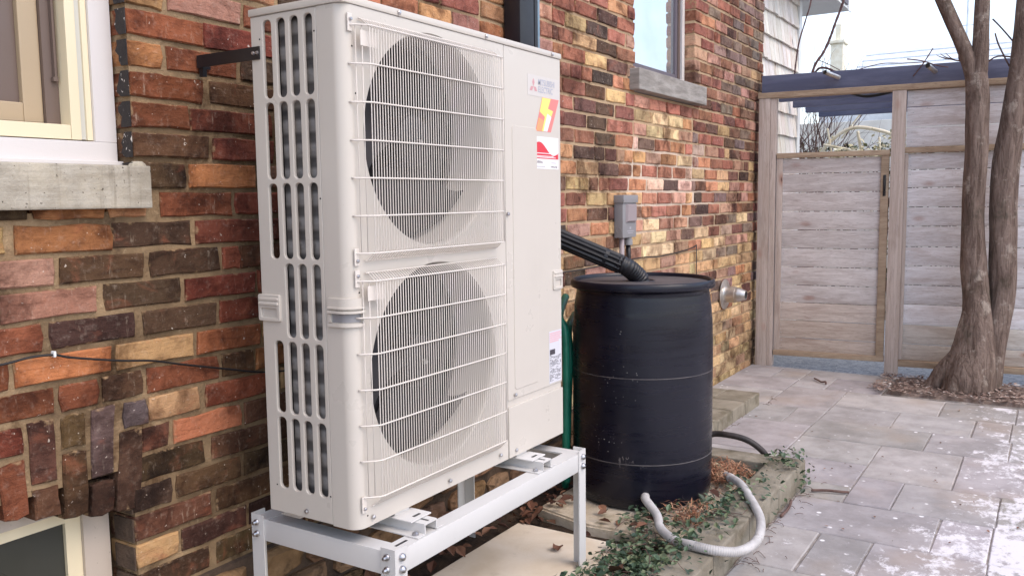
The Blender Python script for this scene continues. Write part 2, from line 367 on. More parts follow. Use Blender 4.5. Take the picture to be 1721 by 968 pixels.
MPAD = m_noisy('old_concrete', S(176, 160, 138), S(206, 194, 176), 6, 0.92, True, S(112, 104, 72), 10, (0.52, 0.72), 0.55, 0.6, 90, 0.005, 0.2)
MSLAB = m_noisy('new_concrete', S(206, 190, 168), S(222, 210, 194), 4, 0.9, False, S(150, 136, 112), 12, (0.6, 0.8), 0.35, 0.3, 120, 0.003, 0.2)
MSOIL = m_noisy('bed_soil', S(44, 34, 26), S(76, 58, 44), 18, 0.95, False, S(120, 92, 66), 60, (0.6, 0.75), 0.6, 1.0, 60, 0.02)
MMULCH = m_noisy('mulch_ground', S(116, 98, 90), S(150, 132, 122), 26, 0.95, False, S(206, 190, 178), 70, (0.64, 0.72), 0.6, 1.0, 80, 0.015)
MGRAVEL = m_noisy('blue_grey_gravel', S(136, 142, 150), S(176, 180, 186), 30, 0.9, False, S(52, 56, 66), 70, (0.55, 0.7), 0.8, 1.0, 90, 0.015)
MGROUND = m_noisy('trodden_ground', S(120, 108, 96), S(150, 138, 122), 3, 0.95, False, bump=0.5, bs=20)

def m_wood(name, c1, c2, c3, axis='Y', grime=0.35):
    n = NT(name)
    sc = {'X': (1.2, 26, 26), 'Y': (26, 1.2, 26), 'Z': (26, 26, 1.2)}[axis]
    v = n.coord('Object', rnd=True, scale=sc); p = n.coord('Object', rnd=True); q = n.coord()
    g = n.noise(v, 1.0, 6, 0.7, 1.2); c = n.mix(c1, c2, n.ramp(g, 0.3, 0.7))
    c = n.mix(c, c3, n.ramp(n.noise(v, 2.6, 5, 0.75, 2.0), 0.45, 0.75, 0, 0.7))
    big = n.n.new('ShaderNodeMapping'); n.l.new(p, big.inputs[0]); big.inputs['Scale'].default_value = {'X': (1.5, 9, 9), 'Y': (9, 1.5, 9), 'Z': (9, 9, 1.5)}[axis]
    c = n.mix(c, c3, n.ramp(n.noise(big.outputs[0], 1, 4, 0.6, 0.5), 0.5, 0.72, 0, 0.55))
    c = n.mix(c, n.mix(c3, S(120, 110, 104), 1.0, 'MULTIPLY'), n.ramp(n.noise(v, 6, 4, 0.7, 1.0), 0.6, 0.72, 0, 0.5))
    c = n.mix(c, n.oi('Color'), 1.0, 'MULTIPLY')
    ks = {'X': (1, 2.2, 2.2), 'Y': (2.2, 1, 2.2), 'Z': (2.2, 2.2, 1)}[axis]
    kv = n.n.new('ShaderNodeMapping'); n.l.new(p, kv.inputs[0]); kv.inputs['Scale'].default_value = ks
    kn = n.vor(kv.outputs[0], 2.1)
    c = n.mix(c, S(150, 92, 66), n.ramp(kn, 0.15, 0.05, 0, 0.5)); c = n.mix(c, S(62, 38, 34), n.ramp(kn, 0.07, 0.04, 0, 0.85))
    return n.B(col=c, rough=0.82, nrm=n.bump(g, 0.35, 0.004), spec=0.3)
MBOARD = m_wood('weathered_cedar', S(186, 176, 170), S(216, 208, 203), S(156, 138, 130))
MBOARD2 = m_wood('silvered_cedar', S(204, 199, 198), S(232, 229, 230), S(174, 156, 148))
MPOST = m_wood('cedar_post', S(176, 158, 146), S(200, 184, 174), S(146, 126, 114), 'Z')
MRAIL = m_wood('cedar_rail', S(158, 134, 112), S(184, 162, 138), S(124, 104, 84))
MBLUE = m_noisy('blue_stain', S(86, 90, 114), S(108, 112, 136), 5, 0.6, True, S(168, 118, 98), 6, (0.68, 0.74), 0.6, 0.25, 40, 0.004, stretch=(1, 0.5, 3))
MSHING = m_wood('whitewashed_shingle', S(226, 220, 210), S(246, 244, 240), S(190, 160, 130), 'Z', 0.0)
MTRIM = m_paint('white_trim', S(226, 228, 228), 0.5, 0.15)
def m_bark():
    n = NT('bark'); v = n.coord(); sv = n.coord(scale=(14, 14, 2.2)); cv = n.coord(scale=(30, 30, 7))
    g = n.noise(sv, 1.5, 6, 0.7, 0.8); cr = n.vor(cv, 1.0, 'Distance', 'DISTANCE_TO_EDGE')
    c = n.mix(S(86, 70, 62), S(136, 118, 108), n.ramp(g, 0.3, 0.7))
    c = n.mix(c, S(48, 38, 34), n.ramp(n.math('ADD', cr, n.math('MULTIPLY', g, 0.12)), 0.10, 0.05, 0, 0.22))
    c = n.mix(c, S(176, 164, 152), n.ramp(n.noise(v, 8, 6, 0.75), 0.54, 0.68, 0, 0.6))
    c = n.mix(c, S(64, 60, 48), n.ramp(n.noise(v, 3.2, 5, 0.7), 0.54, 0.7, 0, 0.7))
    h = n.math('ADD', n.math('ADD', g, n.math('MULTIPLY', n.noise(v, 60, 5, 0.7), 0.4)), n.math('MULTIPLY', n.ramp(cr, 0.0, 0.15), 0.12))
    return n.B(col=c, rough=0.9, nrm=n.bump(h, 1.0, 0.02), spec=0.2)
MBARK = m_bark()
MTWIG = m_noisy('twig_bark', S(84, 62, 58), S(112, 88, 80), 20, 0.85, False)
MVINE = m_noisy('vine_bark', S(86, 64, 66), S(120, 92, 90), 20, 0.85, False)
def m_leaf(name, stops, rough=0.45, back=0.3):
    n = NT(name); c = n.cramp(n.island(), stops); v = n.coord()
    c = n.mix(c, [0.6 * x for x in stops[0][1][:3]] + [1], n.ramp(n.noise(v, 60, 3), 0.45, 0.75, 0, 0.35))
    return n.B(col=c, rough=rough, spec=0.4)
MIVY = m_leaf('ivy_leaf', [(0, S(36, 52, 38)), (0.35, S(58, 78, 56)), (0.7, S(84, 104, 76)), (1, S(120, 128, 96))])
MDEAD = m_leaf('dead_leaf', [(0, S(66, 42, 34)), (0.5, S(108, 72, 56)), (1, S(150, 110, 86))], 0.8)
MFROND = m_leaf('dry_frond', [(0, S(100, 62, 44)), (0.5, S(152, 102, 74)), (1, S(200, 162, 130))], 0.8)
MCHIP = m_leaf('wood_chip', [(0, S(88, 68, 60)), (0.5, S(132, 108, 98)), (0.85, S(168, 148, 136)), (1, S(226, 218, 212))], 0.9)
MHEDGE = m_leaf('hedge_leaf', [(0, S(38, 48, 30)), (0.6, S(74, 84, 50)), (1, S(128, 128, 88))])
MCANE = m_noisy('sunlit_cane', S(214, 200, 172), S(238, 230, 208), 8, 0.8, False)  # strong sun on the canes is put into this pale colour
MSTONE = m_noisy('rubble_stone', S(116, 92, 70), S(150, 122, 96), 9, 0.95, True, S(60, 48, 40), 16, (0.5, 0.7), 0.7, 0.9, 40, 0.012, 0.2, objcol=True)
MFMORT = m_noisy('dirty_mortar', S(62, 50, 42), S(98, 80, 66), 12, 0.95, False, bump=0.9, bs=50, bd=0.012)
MPALE = m_noisy('pale_siding', S(222, 218, 210), S(238, 236, 230), 3, 0.8, True, bump=0.1)  # siding, roofing and chimney stone paled to read as sunlit and overexposed
MROOF = m_noisy('pale_roofing', S(196, 202, 208), S(224, 228, 232), 6, 0.8, True, bump=0.4, bs=30)
MCHIM = m_noisy('pale_stone', S(224, 214, 190), S(238, 232, 214), 9, 0.85, True, bump=0.4, bs=20)
MSKYL = m_noisy('skylight_glass', S(60, 76, 84), S(90, 106, 112), 4, 0.2, True)
def flat(name, c, rough=0.4):
    n = NT(name); v = n.coord(); return n.B(col=n.mix(c, [x * 0.9 for x in c[:3]] + [1], n.noise(v, 40, 3)), rough=rough)
MRED = flat('print_red', S(214, 52, 66)); MPRED = flat('print_pale_red', S(204, 150, 152)); MPBLUE = flat('print_blue_grey', S(168, 170, 184))  # badge emblem and lettering paled for the glare over the badge
MYEL = flat('print_yellow', S(246, 222, 120)); MORG = flat('print_orange', S(240, 160, 112)); MSTK = flat('sticker_red', S(232, 130, 124)); MPAPER = flat('label_paper', S(236, 230, 230)); MPLATE = flat('badge_plate', S(205, 198, 192))  # sticker colours and badge plate paled for the glare on them
MINK = flat('print_ink', S(70, 64, 72)); MPINK = flat('print_pink', S(224, 176, 184)); MLGREY = flat('print_grey', S(168, 164, 172)); MSILV = flat('label_silver', S(212, 210, 216))
MCABLE = flat('cable_black', S(30, 27, 28), 0.5)
# ------------------------------------------------------------------ ground
def sheet(name, poly, z, mat, kind='structure', sub=0, thick=None, noise_amp=0.0):
    me = pyd([(x, y, z) for x, y in poly], [tuple(range(len(poly)))])
    return tag(link(name, me, mat), kind=kind)
sheet('ground', [(-300, -300), (300, -300), (300, 300), (-300, 300)], -0.06, MGROUND)

# patio: every paver on its own, laid in the running pattern of the yard, on a sheet of jointing sand
patio = tag(MB().box(-2.5, 5.03, -5.2, -0.002, -0.05, -0.007).build('patio', MSAND), kind='structure')
PAV = []
def pv(x0, x1, y0, y1): PAV.append((x0, x1, y0, y1))      # y as distance from the wall
for a in [(2.42, 2.79, .41, .83), (2.79, 3.395, .41, .835), (3.395, 3.80, .41, .66), (3.395, 3.80, .66, .835), (3.80, 4.385, .46, .835),
          (3.80, 4.22, .0, .46), (4.22, 4.62, .0, .46), (4.62, 5.03, .0, .26), (4.62, 5.03, .26, .465), (4.385, 4.795, .465, .685), (4.385, 4.795, .685, 1.04), (4.795, 5.03, .465, 1.04),
          (4.385, 4.56, 1.04, 1.24) if False else (3.965, 4.385, .835, 1.42), (3.56, 3.965, .835, 1.22), (3.56, 3.965, 1.22, 1.62), (3.965, 4.37, 1.42, 1.81),
          (3.56, 3.965, 1.62, 1.80), (3.175, 3.56, .835, 1.435), (3.175, 3.56, 1.435, 1.81), (2.79, 3.175, .835, 1.24), (2.42, 2.79, .835, 1.24),
          (2.59, 3.175, 1.24, 1.62), (2.59, 3.175, 1.62, 2.01), (2.20, 2.59, 1.24, 1.43), (2.20, 2.59, 1.43, 1.81), (2.20, 2.42, 1.05, 1.24), (2.20, 2.59, 1.81, 2.2),
          (1.81, 2.20, 1.05, 1.62), (1.81, 2.20, 1.62, 1.807), (1.81, 2.20, 1.807, 2.2), (1.40, 1.81, 1.05, 1.24), (1.40, 1.81, 1.24, 1.43), (1.40, 1.81, 1.43, 1.81), (1.40, 1.81, 1.81, 2.2),
          (3.175, 3.56, 1.81, 2.2), (3.56, 3.965, 1.80, 2.2), (3.965, 4.37, 1.81, 2.2), (2.59, 3.175, 2.01, 2.2), (2.42, 3.80, .0, .41)]: pv(*a)
r2 = random.Random(3)
x = 1.40
while x > -2.4:
    wdt = r2.choice([.39, .585]); y = 1.05
    while y < 4.9:
        h = r2.choice([.195, .39, .39, .585]); pv(x - wdt, x, y, min(y + h, 5.0)); y += h
    x -= wdt
x = 1.40
while x < 4.9:
    wdt = .39; y = 2.2
    while y < 4.9:
        h = r2.choice([.195, .39, .39, .585]); pv(x, min(x + wdt, 5.03), y, min(y + h, 5.0)); y += h
    x += wdt
for x0, x1, y0, y1 in PAV:
    g = 0.0026; w_, h_ = (x1 - x0) - 2 * g, (y1 - y0) - 2 * g
    cx, cy = (x0 + x1) / 2, -(y0 + y1) / 2
    m = MB(); b = 0.004
    bot = []; mid = []; top = []
    for (sx, sy) in ((-1, -1), (0, -1), (1, -1), (1, 0), (1, 1), (0, 1), (-1, 1), (-1, 0)):
        j = lambda: r2.uniform(-0.002, 0.002)
        px, py = sx * w_ / 2 + j(), sy * h_ / 2 + j()
        bot.append((px, py, -0.04)); mid.append((px, py, -0.004)); top.append((px - sx * b, py - sy * b, 0))
    n8 = 8
    m.add(bot + mid + top, [(i, (i + 1) % 8, 8 + (i + 1) % 8, 8 + i) for i in range(8)] + [(8 + i, 8 + (i + 1) % 8, 16 + (i + 1) % 8, 16 + i) for i in range(8)] + [tuple(range(16, 24))])
    o = m.build('paver', MPAVER, None)
    o.location = (cx, cy, r2.uniform(-0.0025, 0.0015)); o.rotation_euler = (r2.uniform(-.003, .003), r2.uniform(-.003, .003), r2.uniform(-.004, .004))
    o.parent = patio
    k = r2.uniform(.86, 1.1); o.color = (k, k * r2.uniform(.97, 1.01), k * r2.uniform(.96, 1.03), 1)

def bumpy(name, x0, x1, y0, y1, z, amp, mat, n=40, seed=0, kind='structure', freq=6.0, edge=True):
    V = []; F = []
    nx = max(2, int(n * (x1 - x0))); ny = max(2, int(n * (y1 - y0)))
    for i in range(nx + 1):
        for j in range(ny + 1):
            x, y = x0 + (x1 - x0) * i / nx, y0 + (y1 - y0) * j / ny
            h = mnoise.noise((x * freq + seed, y * freq, 0)) * amp + mnoise.noise((x * freq * 4 + seed, y * freq * 4, 3)) * amp * 0.35
            if edge and (i in (0, nx) or j in (0, ny)): h = -0.05
            V.append((x, y, z + h))
    for i in range(nx):
        for j in range(ny):
            a = i * (ny + 1) + j; F.append((a, a + ny + 1, a + ny + 2, a + 1))
    return tag(link(name, pyd(V, F), mat, smooth=True), kind=kind)
bumpy('soil_bed', -1.6, 2.26, -0.91, 0.03, 0.012, 0.014, MSOIL, 34, 2)
bumpy('tree_bed', 4.45, 5.04, -4.6, -1.045, 0.012, 0.016, MMULCH, 40, 5)
sheet('gravel_path', [(5.031, -6.0), (8.2, -6.0), (8.2, 0.0), (5.031, 0.0)], -0.018, MGRAVEL)

# ------------------------------------------------------------------ the brick house
ZB, CH = 1.333, 0.0754
XE = 5.215
house = thing('brick_house', 'old house with a red, brown and buff brick side wall and two windows', 'house', (2.2, 0, 0))
MY0, MY1 = 0.008, 0.125
mw = MB()
# openings (x0, x1, z0, z1): near window, far window, basement window
OP = [(-1.30, -0.203, 1.28, 2.90), (2.83, 3.742, 1.87, 3.55), (-1.02, -0.256, 0.12, 0.62)]
XS = sorted({-3.2, XE - .004} | {o[0] - .006 for o in OP} | {o[1] + .006 for o in OP})
for a, b in zip(XS[:-1], XS[1:]):
    zs = [-0.15]; mid = (a + b) / 2
    for o in sorted(OP, key=lambda o: o[2]):
        if o[0] - .007 < mid < o[1] + .007: zs += [o[2] - .006 if o[2] > 1 else o[2], o[3] + .006]
    zs.append(6.2)
    for z0, z1 in zip(zs[::2], zs[1::2]): mw.box(a, b, MY0, MY1, z0, z1)
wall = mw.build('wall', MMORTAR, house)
core = MB().box(-3.2, XE - .01, 0.30, 6.0, -0.3, 6.2).build('house_body', MBLACKFAB, house)
MB().box(-3.35, XE + .15, -0.25, 6.2, 6.2, 6.38).build('roof', MROOF, house)

CODES = {'D': (92, 68, 59), 'K': (70, 58, 55), 'R': (138, 84, 70), 'O': (178, 117, 86), 'T': (184, 138, 100), 'P': (176, 128, 110), 'N': (196, 156, 138), 'B': (192, 154, 108), 'Y': (212, 180, 134), 'G': (122, 100, 94), 'W': (112, 98, 92)}
ROWS={
 18:"R5.23:5.32",
 17:"G4.73:4.98 G5.00:5.22",
 16:"R4.17:4.40 R4.42:4.63 G4.64:4.75 R4.76:4.87 G4.88:5.09 R5.10:5.31",
 15:"R3.76:3.98 G4.00:4.22 R4.24:4.48 G4.49:4.72 R4.72:4.95 G4.97:5.22 R5.23:5.32",
 14:"R3.75:3.85 O3.86:4.11 P4.12:4.35 D4.36:4.57 G4.59:4.84 G4.86:5.09 R5.11:5.30",
 13:"R3.76:3.96 R3.97:4.10 R4.11:4.21 G4.23:4.48 G4.49:4.68 D4.70:4.93 G4.95:5.12 R5.20:5.29",
 12:"R2.31:2.50 O2.51:2.74 R2.75:2.84 P3.76:3.85 R3.86:4.09 G4.11:4.34 G4.35:4.57 G4.58:4.80 D4.81:5.07 R5.08:5.29",
 11:"R1.94:2.14 R2.15:2.38 K2.39:2.61 R2.62:2.84 P3.76:3.97 P3.98:4.23 R4.24:4.45 P4.46:4.68 P4.69:4.92 B4.93:5.17 D5.18:5.29",
 10:"R1.94:2.05 B2.06:2.26 K2.27:2.50 R2.51:2.71 P2.73:2.83 P3.74:3.84 O3.85:4.09 R4.10:4.31",
 9:"R1.94:1.99 R1.99:2.13 B2.13:2.37 K2.37:2.60 R2.61:2.83",
 8:"O1.94:2.02 R2.03:2.25 B2.25:2.49 D2.50:2.73",
 7:"R2.01:2.10 R2.11:2.21 R2.22:2.32 K2.33:2.56 O2.57:2.69 O2.69:2.79",
 6:"T-0.20:-0.09 P-0.08:0.16 R2.03:2.25 D2.25:2.47 B2.49:2.71 R2.73:2.82 R3.72:3.82 R3.83:4.06 R4.07:4.30 D4.31:4.55 R4.56:4.78 P4.79:5.03 R5.04:5.21",
 5:"R-0.20:0.03 R0.03:0.28 R2.00:2.13 D2.14:2.37 K2.37:2.58 R2.60:2.82 Y2.84:3.08 Y3.09:3.31 Y3.32:3.55 T3.55:3.70 R3.73:3.94 D3.96:4.18 B4.19:4.43 D4.44:4.66 G4.68:4.92 R4.93:5.19",
 4:"O-0.21:-0.10 R-0.09:0.14 R2.00:2.04 D2.04:2.27 K2.28:2.48 R2.50:2.81 P2.83:2.99 Y3.00:3.23 Y3.24:3.47 P3.48:3.71 G3.72:3.81 R3.83:4.06 R4.07:4.30 D4.33:4.54 G4.56:4.77 D4.80:5.02 R5.03:5.18",
 3:"R-0.21:0.02 D0.04:0.27 R2.00:2.14 R2.15:2.35 K2.36:2.58 R2.60:2.81 N2.83:2.88 K2.89:3.10 O3.12:3.35 O3.36:3.58 R3.60:3.70 N3.72:3.93 P3.95:4.20 R4.20:4.33 B4.34:4.43 D4.44:4.66 R4.68:4.90 D4.91:5.15",
 2:"R-0.20:-0.03 R-0.03:0.26 O2.00:2.12 K2.14:2.35 K2.35:2.46 D2.48:2.60 P2.61:2.70 O2.71:2.81 T2.82:2.98 P2.99:3.20 O3.21:3.44 Y3.47:3.70 N3.73:3.82 O3.83:4.05 R4.06:4.28 R4.29:4.51 P4.54:4.76 D4.78:4.88 B4.89:5.01 R5.02:5.19",
 1:"D-0.20:0.03 R0.04:0.26 O2.00:2.16 B2.17:2.39 D2.40:2.63 R2.64:2.80 O2.82:2.92 R2.94:3.15 R3.17:3.37 R3.40:3.61 N3.62:3.70 B3.72:3.93 O3.95:4.17 B4.18:4.41 D4.42:4.63 K4.67:4.88 B4.90:5.14",
 0:"D-0.18:-0.05 O-0.04:0.19 D2.00:2.05 B2.06:2.28 D2.30:2.39 R2.41:2.51 R2.52:2.74 O2.77:2.99 N3.01:3.24 K3.25:3.48 N3.48:3.70 D3.78:3.96 O3.97:4.19 B4.20:4.44 P4.45:4.68 R4.69:4.79 P4.80:5.00 R5.02:5.17",
 -1:"T-0.16:-0.14 R-0.13:0.10 R0.11:0.30 R2.94:3.15 R3.16:3.36 P3.38:3.60 B3.61:3.71 K3.76:3.89 R3.90:4.13 G4.14:4.38 P4.39:4.62 D4.63:4.72 P4.73:4.88 O4.89:5.13",
 -2:"B-0.61:-0.53 O-0.51:-0.27 D-0.27:-0.04 R-0.03:0.29 O2.94:3.05 R3.06:3.28 R3.30:3.51 O3.55:3.69 K3.78:4.01 R4.02:4.23 P4.27:4.50 D4.50:4.62 R4.63:4.73 D4.74:5.00 R5.03:5.17",
 -3:"P-0.62:-0.42 D-0.41:-0.19 D-0.17:0.05 R0.06:0.12 D0.12:0.29 Y2.96:3.18 P3.19:3.40 P3.42:3.62 G3.67:3.90 D3.92:4.13 D4.16:4.39 G4.39:4.62 Y4.63:4.86 G4.88:5.14",
 -4:"P-0.55:-0.32 D-0.30:-0.08 R-0.07:0.17 Y2.94:3.06 Y3.07:3.29 P3.30:3.52 G3.54:3.76 Y3.77:4.02 D4.03:4.25 N4.28:4.51 D4.53:4.75 G4.76:5.00 R5.01:5.15",
 -5:"R-0.63:-0.46 D-0.44:-0.22 D-0.20:0.03 R0.04:0.19 Y2.94:3.00 Y3.00:3.41 P3.42:3.65 O3.66:3.89 B3.90:4.13 Y4.14:4.37 P4.38:4.63 P4.64:4.88 B4.89:5.14",
 -6:"R-0.63:-0.54 O-0.53:-0.29 B-0.28:-0.05 O-0.04:0.18 B2.96:3.20 P3.21:3.44 B3.45:3.68 B3.69:3.92 Y3.92:4.17 G4.18:4.39 G4.41:4.64 B4.66:4.97 R4.99:5.15",
 -7:"R-0.61:-0.44 R-0.43:-0.33 D-0.32:-0.21 R-0.20:0.03 D0.04:0.15 B3.43:3.68 B3.79:4.12 B4.13:4.61 B4.62:5.02 B5.03:5.14",
 -8:"W-0.27:-0.20 B-0.20:-0.04 R-0.02:0.24",
 -9:"D-0.22:-0.14 O-0.13:0.10 D0.11:0.29",
 -10:"D-0.23:-0.03 D-0.01:0.28",
 -11:"D-0.24:-0.14 D-0.13:0.09 D0.10:0.28",
 -12:"D-0.25:-0.02 D-0.00:0.28",
 -13:"B-0.25:-0.13 D-0.12:0.10",
 -14:"D-0.26:-0.03 D-0.01:0.13",
}

def col_of(c, x, rg, z=1.0):
    r, g, b = CODES[c]
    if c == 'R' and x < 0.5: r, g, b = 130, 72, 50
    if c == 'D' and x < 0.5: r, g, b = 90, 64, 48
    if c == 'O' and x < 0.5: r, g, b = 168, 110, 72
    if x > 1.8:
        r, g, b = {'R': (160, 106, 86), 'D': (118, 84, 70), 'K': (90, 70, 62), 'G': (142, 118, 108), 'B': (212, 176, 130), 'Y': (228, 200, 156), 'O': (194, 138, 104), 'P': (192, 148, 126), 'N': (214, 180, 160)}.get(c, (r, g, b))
    if 2.8 < x < 3.76 and c in 'KDR': r, g, b = r + 22, g + 16, b + 14
    if 2.8 < x < 3.76 and c in 'YNBTP' and z > 1.2: r, g, b = min(245, r * 1.07), min(240, g * 1.07), min(230, b * 1.07)
    if z < .5 and x > 2.9: f = min(.65, (.62 - z) * 2); r, g, b = r + (184 - r) * f, g + (158 - g) * f, b + (120 - b) * f
    k = rg.uniform(.86, 1.12); r, g, b = [max(8, min(250, v * k + rg.uniform(-5, 5))) for v in (r, g, b)]
    return S(r, g, b)
def zone(x, z, rg):
    if x < 0.6: P = 'RRRDDDOKTP' if z > .9 else 'DDDKRDBO'
    elif x < 2.83: P = 'ROOPRRTO' if z > 1.75 else ('BYDPOKB' if z < 1.2 else 'RRDKRBO')
    elif x < 3.742 and z > 1.4: P = 'PRRDG'
    else:
        P = 'RRPGDRGP' if z > 1.5 else ('YBPGDYBO' if z > .75 else 'BBYGDBT')
    return rg.choice(P)
def brick_mesh(L, H, dep, rg, n=10):
    """one old brick: chipped outline, worn arris, front at y = 0"""
    out = []
    P = [(-.5, -.5), (-.2, -.5), (.18, -.5), (.5, -.5), (.5, 0), (.5, .5), (.2, .5), (-.17, .5), (-.5, .5), (-.5, 0)]
    for u, v in P:
        cor = abs(u) == .5 and abs(v) == .5
        out.append((u * L - (math.copysign(rg.uniform(0, .005), u) if cor else 0) + rg.uniform(-.0032, .0032), v * H - math.copysign(rg.uniform(0, .0035), v) * (1 if v else 0) + rg.uniform(-.0021, .0021)))
    V = []
    for u, v in out: V.append((u, dep, v))
    for u, v in out: V.append((u, .0045 + rg.uniform(-.001, .001), v))
    for u, v in out:
        e = rg.uniform(.0025, .005); V.append((u - math.copysign(min(e, abs(u)), u), rg.uniform(-.001, .001), v - math.copysign(min(e, abs(v)), v)))
    n = len(P); F = []
    for i in range(n):
        j = (i + 1) % n; F.append((i, j, n + j, n + i)); F.append((n + i, n + j, 2 * n + j, 2 * n + i))
    F.append(tuple(range(2 * n, 3 * n)))
    return V, F
bl = []      # (x0, x1, z0, code)
rb = random.Random(11)
OPB = [(-1.30, -0.203, 1.312, 2.90), OP[1]]
for k in range(-18, 52):
    z0 = ZB + k * CH
    if z0 < -.06: continue
    spans = [(-2.6, XE)]
    zc = z0 + .032
    for o in OPB:
        if o[2] - .02 < zc < o[3] + .02:
            ns = []
            for a, b in spans:
                if o[1] <= a or o[0] >= b: ns.append((a, b)); continue
                if o[0] > a: ns.append((a, o[0]))
                if o[1] < b: ns.append((o[1], b))
            spans = ns
    if zc < .60:  # basement window
        spans = [(a, b) for s_ in spans for a, b in ([(s_[0], -1.02), (-.256, s_[1])] if s_[0] < -.9 else [s_])]
    elif zc < .80:  # beside the soldier arch
        spans = [(a, b) for s_ in spans for a, b in ([(s_[0], -1.05), ((-.252 + max(0, zc - .517) * .16 + .004) if k != -8 else -.272, s_[1])] if s_[0] < -.9 else [s_])]
    ex = []
    if k in ROWS:
        for t in ROWS[k].split():
            a, b = t[1:].split(':'); ex.append([float(a), float(b), t[0]])
    for a, b in spans:
        mine = [e for e in ex if e[0] > a - .08 and e[1] < b + .14 and e[1] > a and e[0] < b]
        mine.sort()
        for e in mine:
            if e[0] < a or abs(e[0] - a) < .035: e[0] = a
            if e[1] > b or abs(e[1] - b) < .035: e[1] = b
        cur = a; segs = []
        for e in mine + [[b + .011, b, None]]:
            lo, hi = cur, e[0] - .011
            # fill the unseen stretch with the running bond
            x = lo
            if hi - lo < .045:
                if segs and hi > lo and segs[-1][2]: segs[-1][1] = max(segs[-1][1], hi) if e[2] is None else segs[-1][1]
            else:
                nb = max(1, round((hi - lo) / (.226 if rb.random() < .75 else .2)))
                cuts = [lo + (hi - lo) * i / nb + (rb.uniform(-.02, .02) if 0 < i < nb else 0) for i in range(nb + 1)]
                if segs == [] and k % 2 and nb > 2: cuts = [cuts[0]] + [c - .11 for c in cuts[1:-1]] + [cuts[-1] - .11, cuts[-1]]
                for c0, c1 in zip(cuts[:-1], cuts[1:]):
                    if c1 - c0 > .03: segs.append([c0 + (.0055 if c0 > lo else 0), c1 - (.0055 if c1 < hi else 0), zone((c0 + c1) / 2, zc, rb)])
            if e[2]: segs.append(list(e))
            cur = e[1] + .011
        for x0, x1, c in segs:
            if zc < .27 and -.3 < x0 < 2.6: continue       # rubble footing there
            if x1 - x0 > .025: bl.append((x0, x1, z0, c))
VARS = {}
def variant(L, i):
    key = (round(L / .03), i)
    if key not in VARS:
        V, F = brick_mesh(key[0] * .03, .0662, .11, random.Random(hash(key) & 0xffff))
        VARS[key] = (pyd(V, F), V, F)
    return VARS[key]
UN = ((0, 1.05), (-.525, -.214), (.475, 1.776))
def hidden(p):
    d = p - CAM; lo, hi = 0, 1
    for i in range(3):
        a, b = UN[i]; t0, t1 = (a - CAM[i]) / d[i], (b - CAM[i]) / d[i]
        lo, hi = max(lo, min(t0, t1)), min(hi, max(t0, t1))
    if lo < hi: return True
    q = Vector((1.763, -.514)) - CAM.xy; e = d.xy.normalized()
    return abs(q.x * e.y - q.y * e.x) < .25 and p.z < .95 and d.xy.length > q.length
def score(b):
    p = Vector(((b[0] + b[1]) / 2, 0, b[2] + .03)); d = p - CAM; f = d.dot(FW)
    if f < .3: return 0
    u, v = 1449 * d.dot(RX) / f, 1449 * d.dot(DN) / f
    if abs(u) > 862 or abs(v) > 486 or hidden(p): return 0
    return (b[1] - b[0]) * 1.9637 / d.length / f / f
bl.sort(key=score, reverse=True)
jm = []; jc = []
jv = MB()
for i, (x0, x1, z0, c) in enumerate(bl):
    L = x1 - x0; vi = rb.randrange(7); me, V, F = variant(L, vi); sx = L / (round(L / .03) * .03)
    off = (.0, rb.uniform(-.003, .003), rb.uniform(-.001, .001)); cx = (x0 + x1) / 2; tilt = rb.uniform(-.006, .006)
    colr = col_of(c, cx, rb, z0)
    if i < 296:
        if not me.materials: me.materials.append(MBRICK)
        o = D.objects.new('brick', me); COL.objects.link(o); o.parent = wall
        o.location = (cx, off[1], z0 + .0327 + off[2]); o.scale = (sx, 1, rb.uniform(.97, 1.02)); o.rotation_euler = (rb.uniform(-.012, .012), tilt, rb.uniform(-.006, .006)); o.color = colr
    else:
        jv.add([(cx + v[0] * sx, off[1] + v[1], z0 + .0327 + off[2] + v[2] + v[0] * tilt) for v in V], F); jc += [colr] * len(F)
o = jv.build('brickwork', MBRICKS, wall)
at = o.data.attributes.new('Col', 'FLOAT_COLOR', 'FACE'); at.data.foreach_set('color', [q for c in jc for q in c]); o['kind'] = 'stuff'
wall.parent_type = 'OBJECT'

# soldier arch over the basement window: staggered whole and half bricks, leaning a little
rs = random.Random(5)
xa = -.222; ci = 0
while xa > -1.0:
    ww = rs.uniform(.062, .07); sag = .519 + max(0, -.30 - (xa - ww / 2)) * .26; sag = min(sag, .62); topz = .797 if ci else .722
    H = topz - sag; half = H * .32
    parts = [(sag, topz - half - .012), (topz - half, topz)] if ci % 2 == 0 else [(sag, sag + half), (sag + half + .012, topz)]
    if ci == 0: parts = [(sag, topz)]
    for z0, z1 in parts:
        V, F = brick_mesh(z1 - z0, ww, .1, rs); lean = .13 - .05 * ci
        lean = max(-.02, lean)
        VV = []
        for u, y, v in V:
            z = (z0 + z1) / 2 + u
            VV.append((xa - ww / 2 + v - (.66 - z) * lean * .9, y + rs.uniform(-.001, .001), z))
        o = link('soldier_brick', pyd(VV, [f[::-1] for f in F]), MBRICK, wall)
        bm = bmesh.new(); bm.from_mesh(o.data); bmesh.ops.recalc_face_normals(bm, faces=bm.faces); bm.to_mesh(o.data); bm.free()
        o.color = col_of({0: 'D', 1: 'G' if z0 > .6 else 'D', 2: 'D', 3: 'D', 4: 'R'}.get(ci, rs.choice('DDRD')), -.3, rs)
    xa -= ww + .010; ci += 1

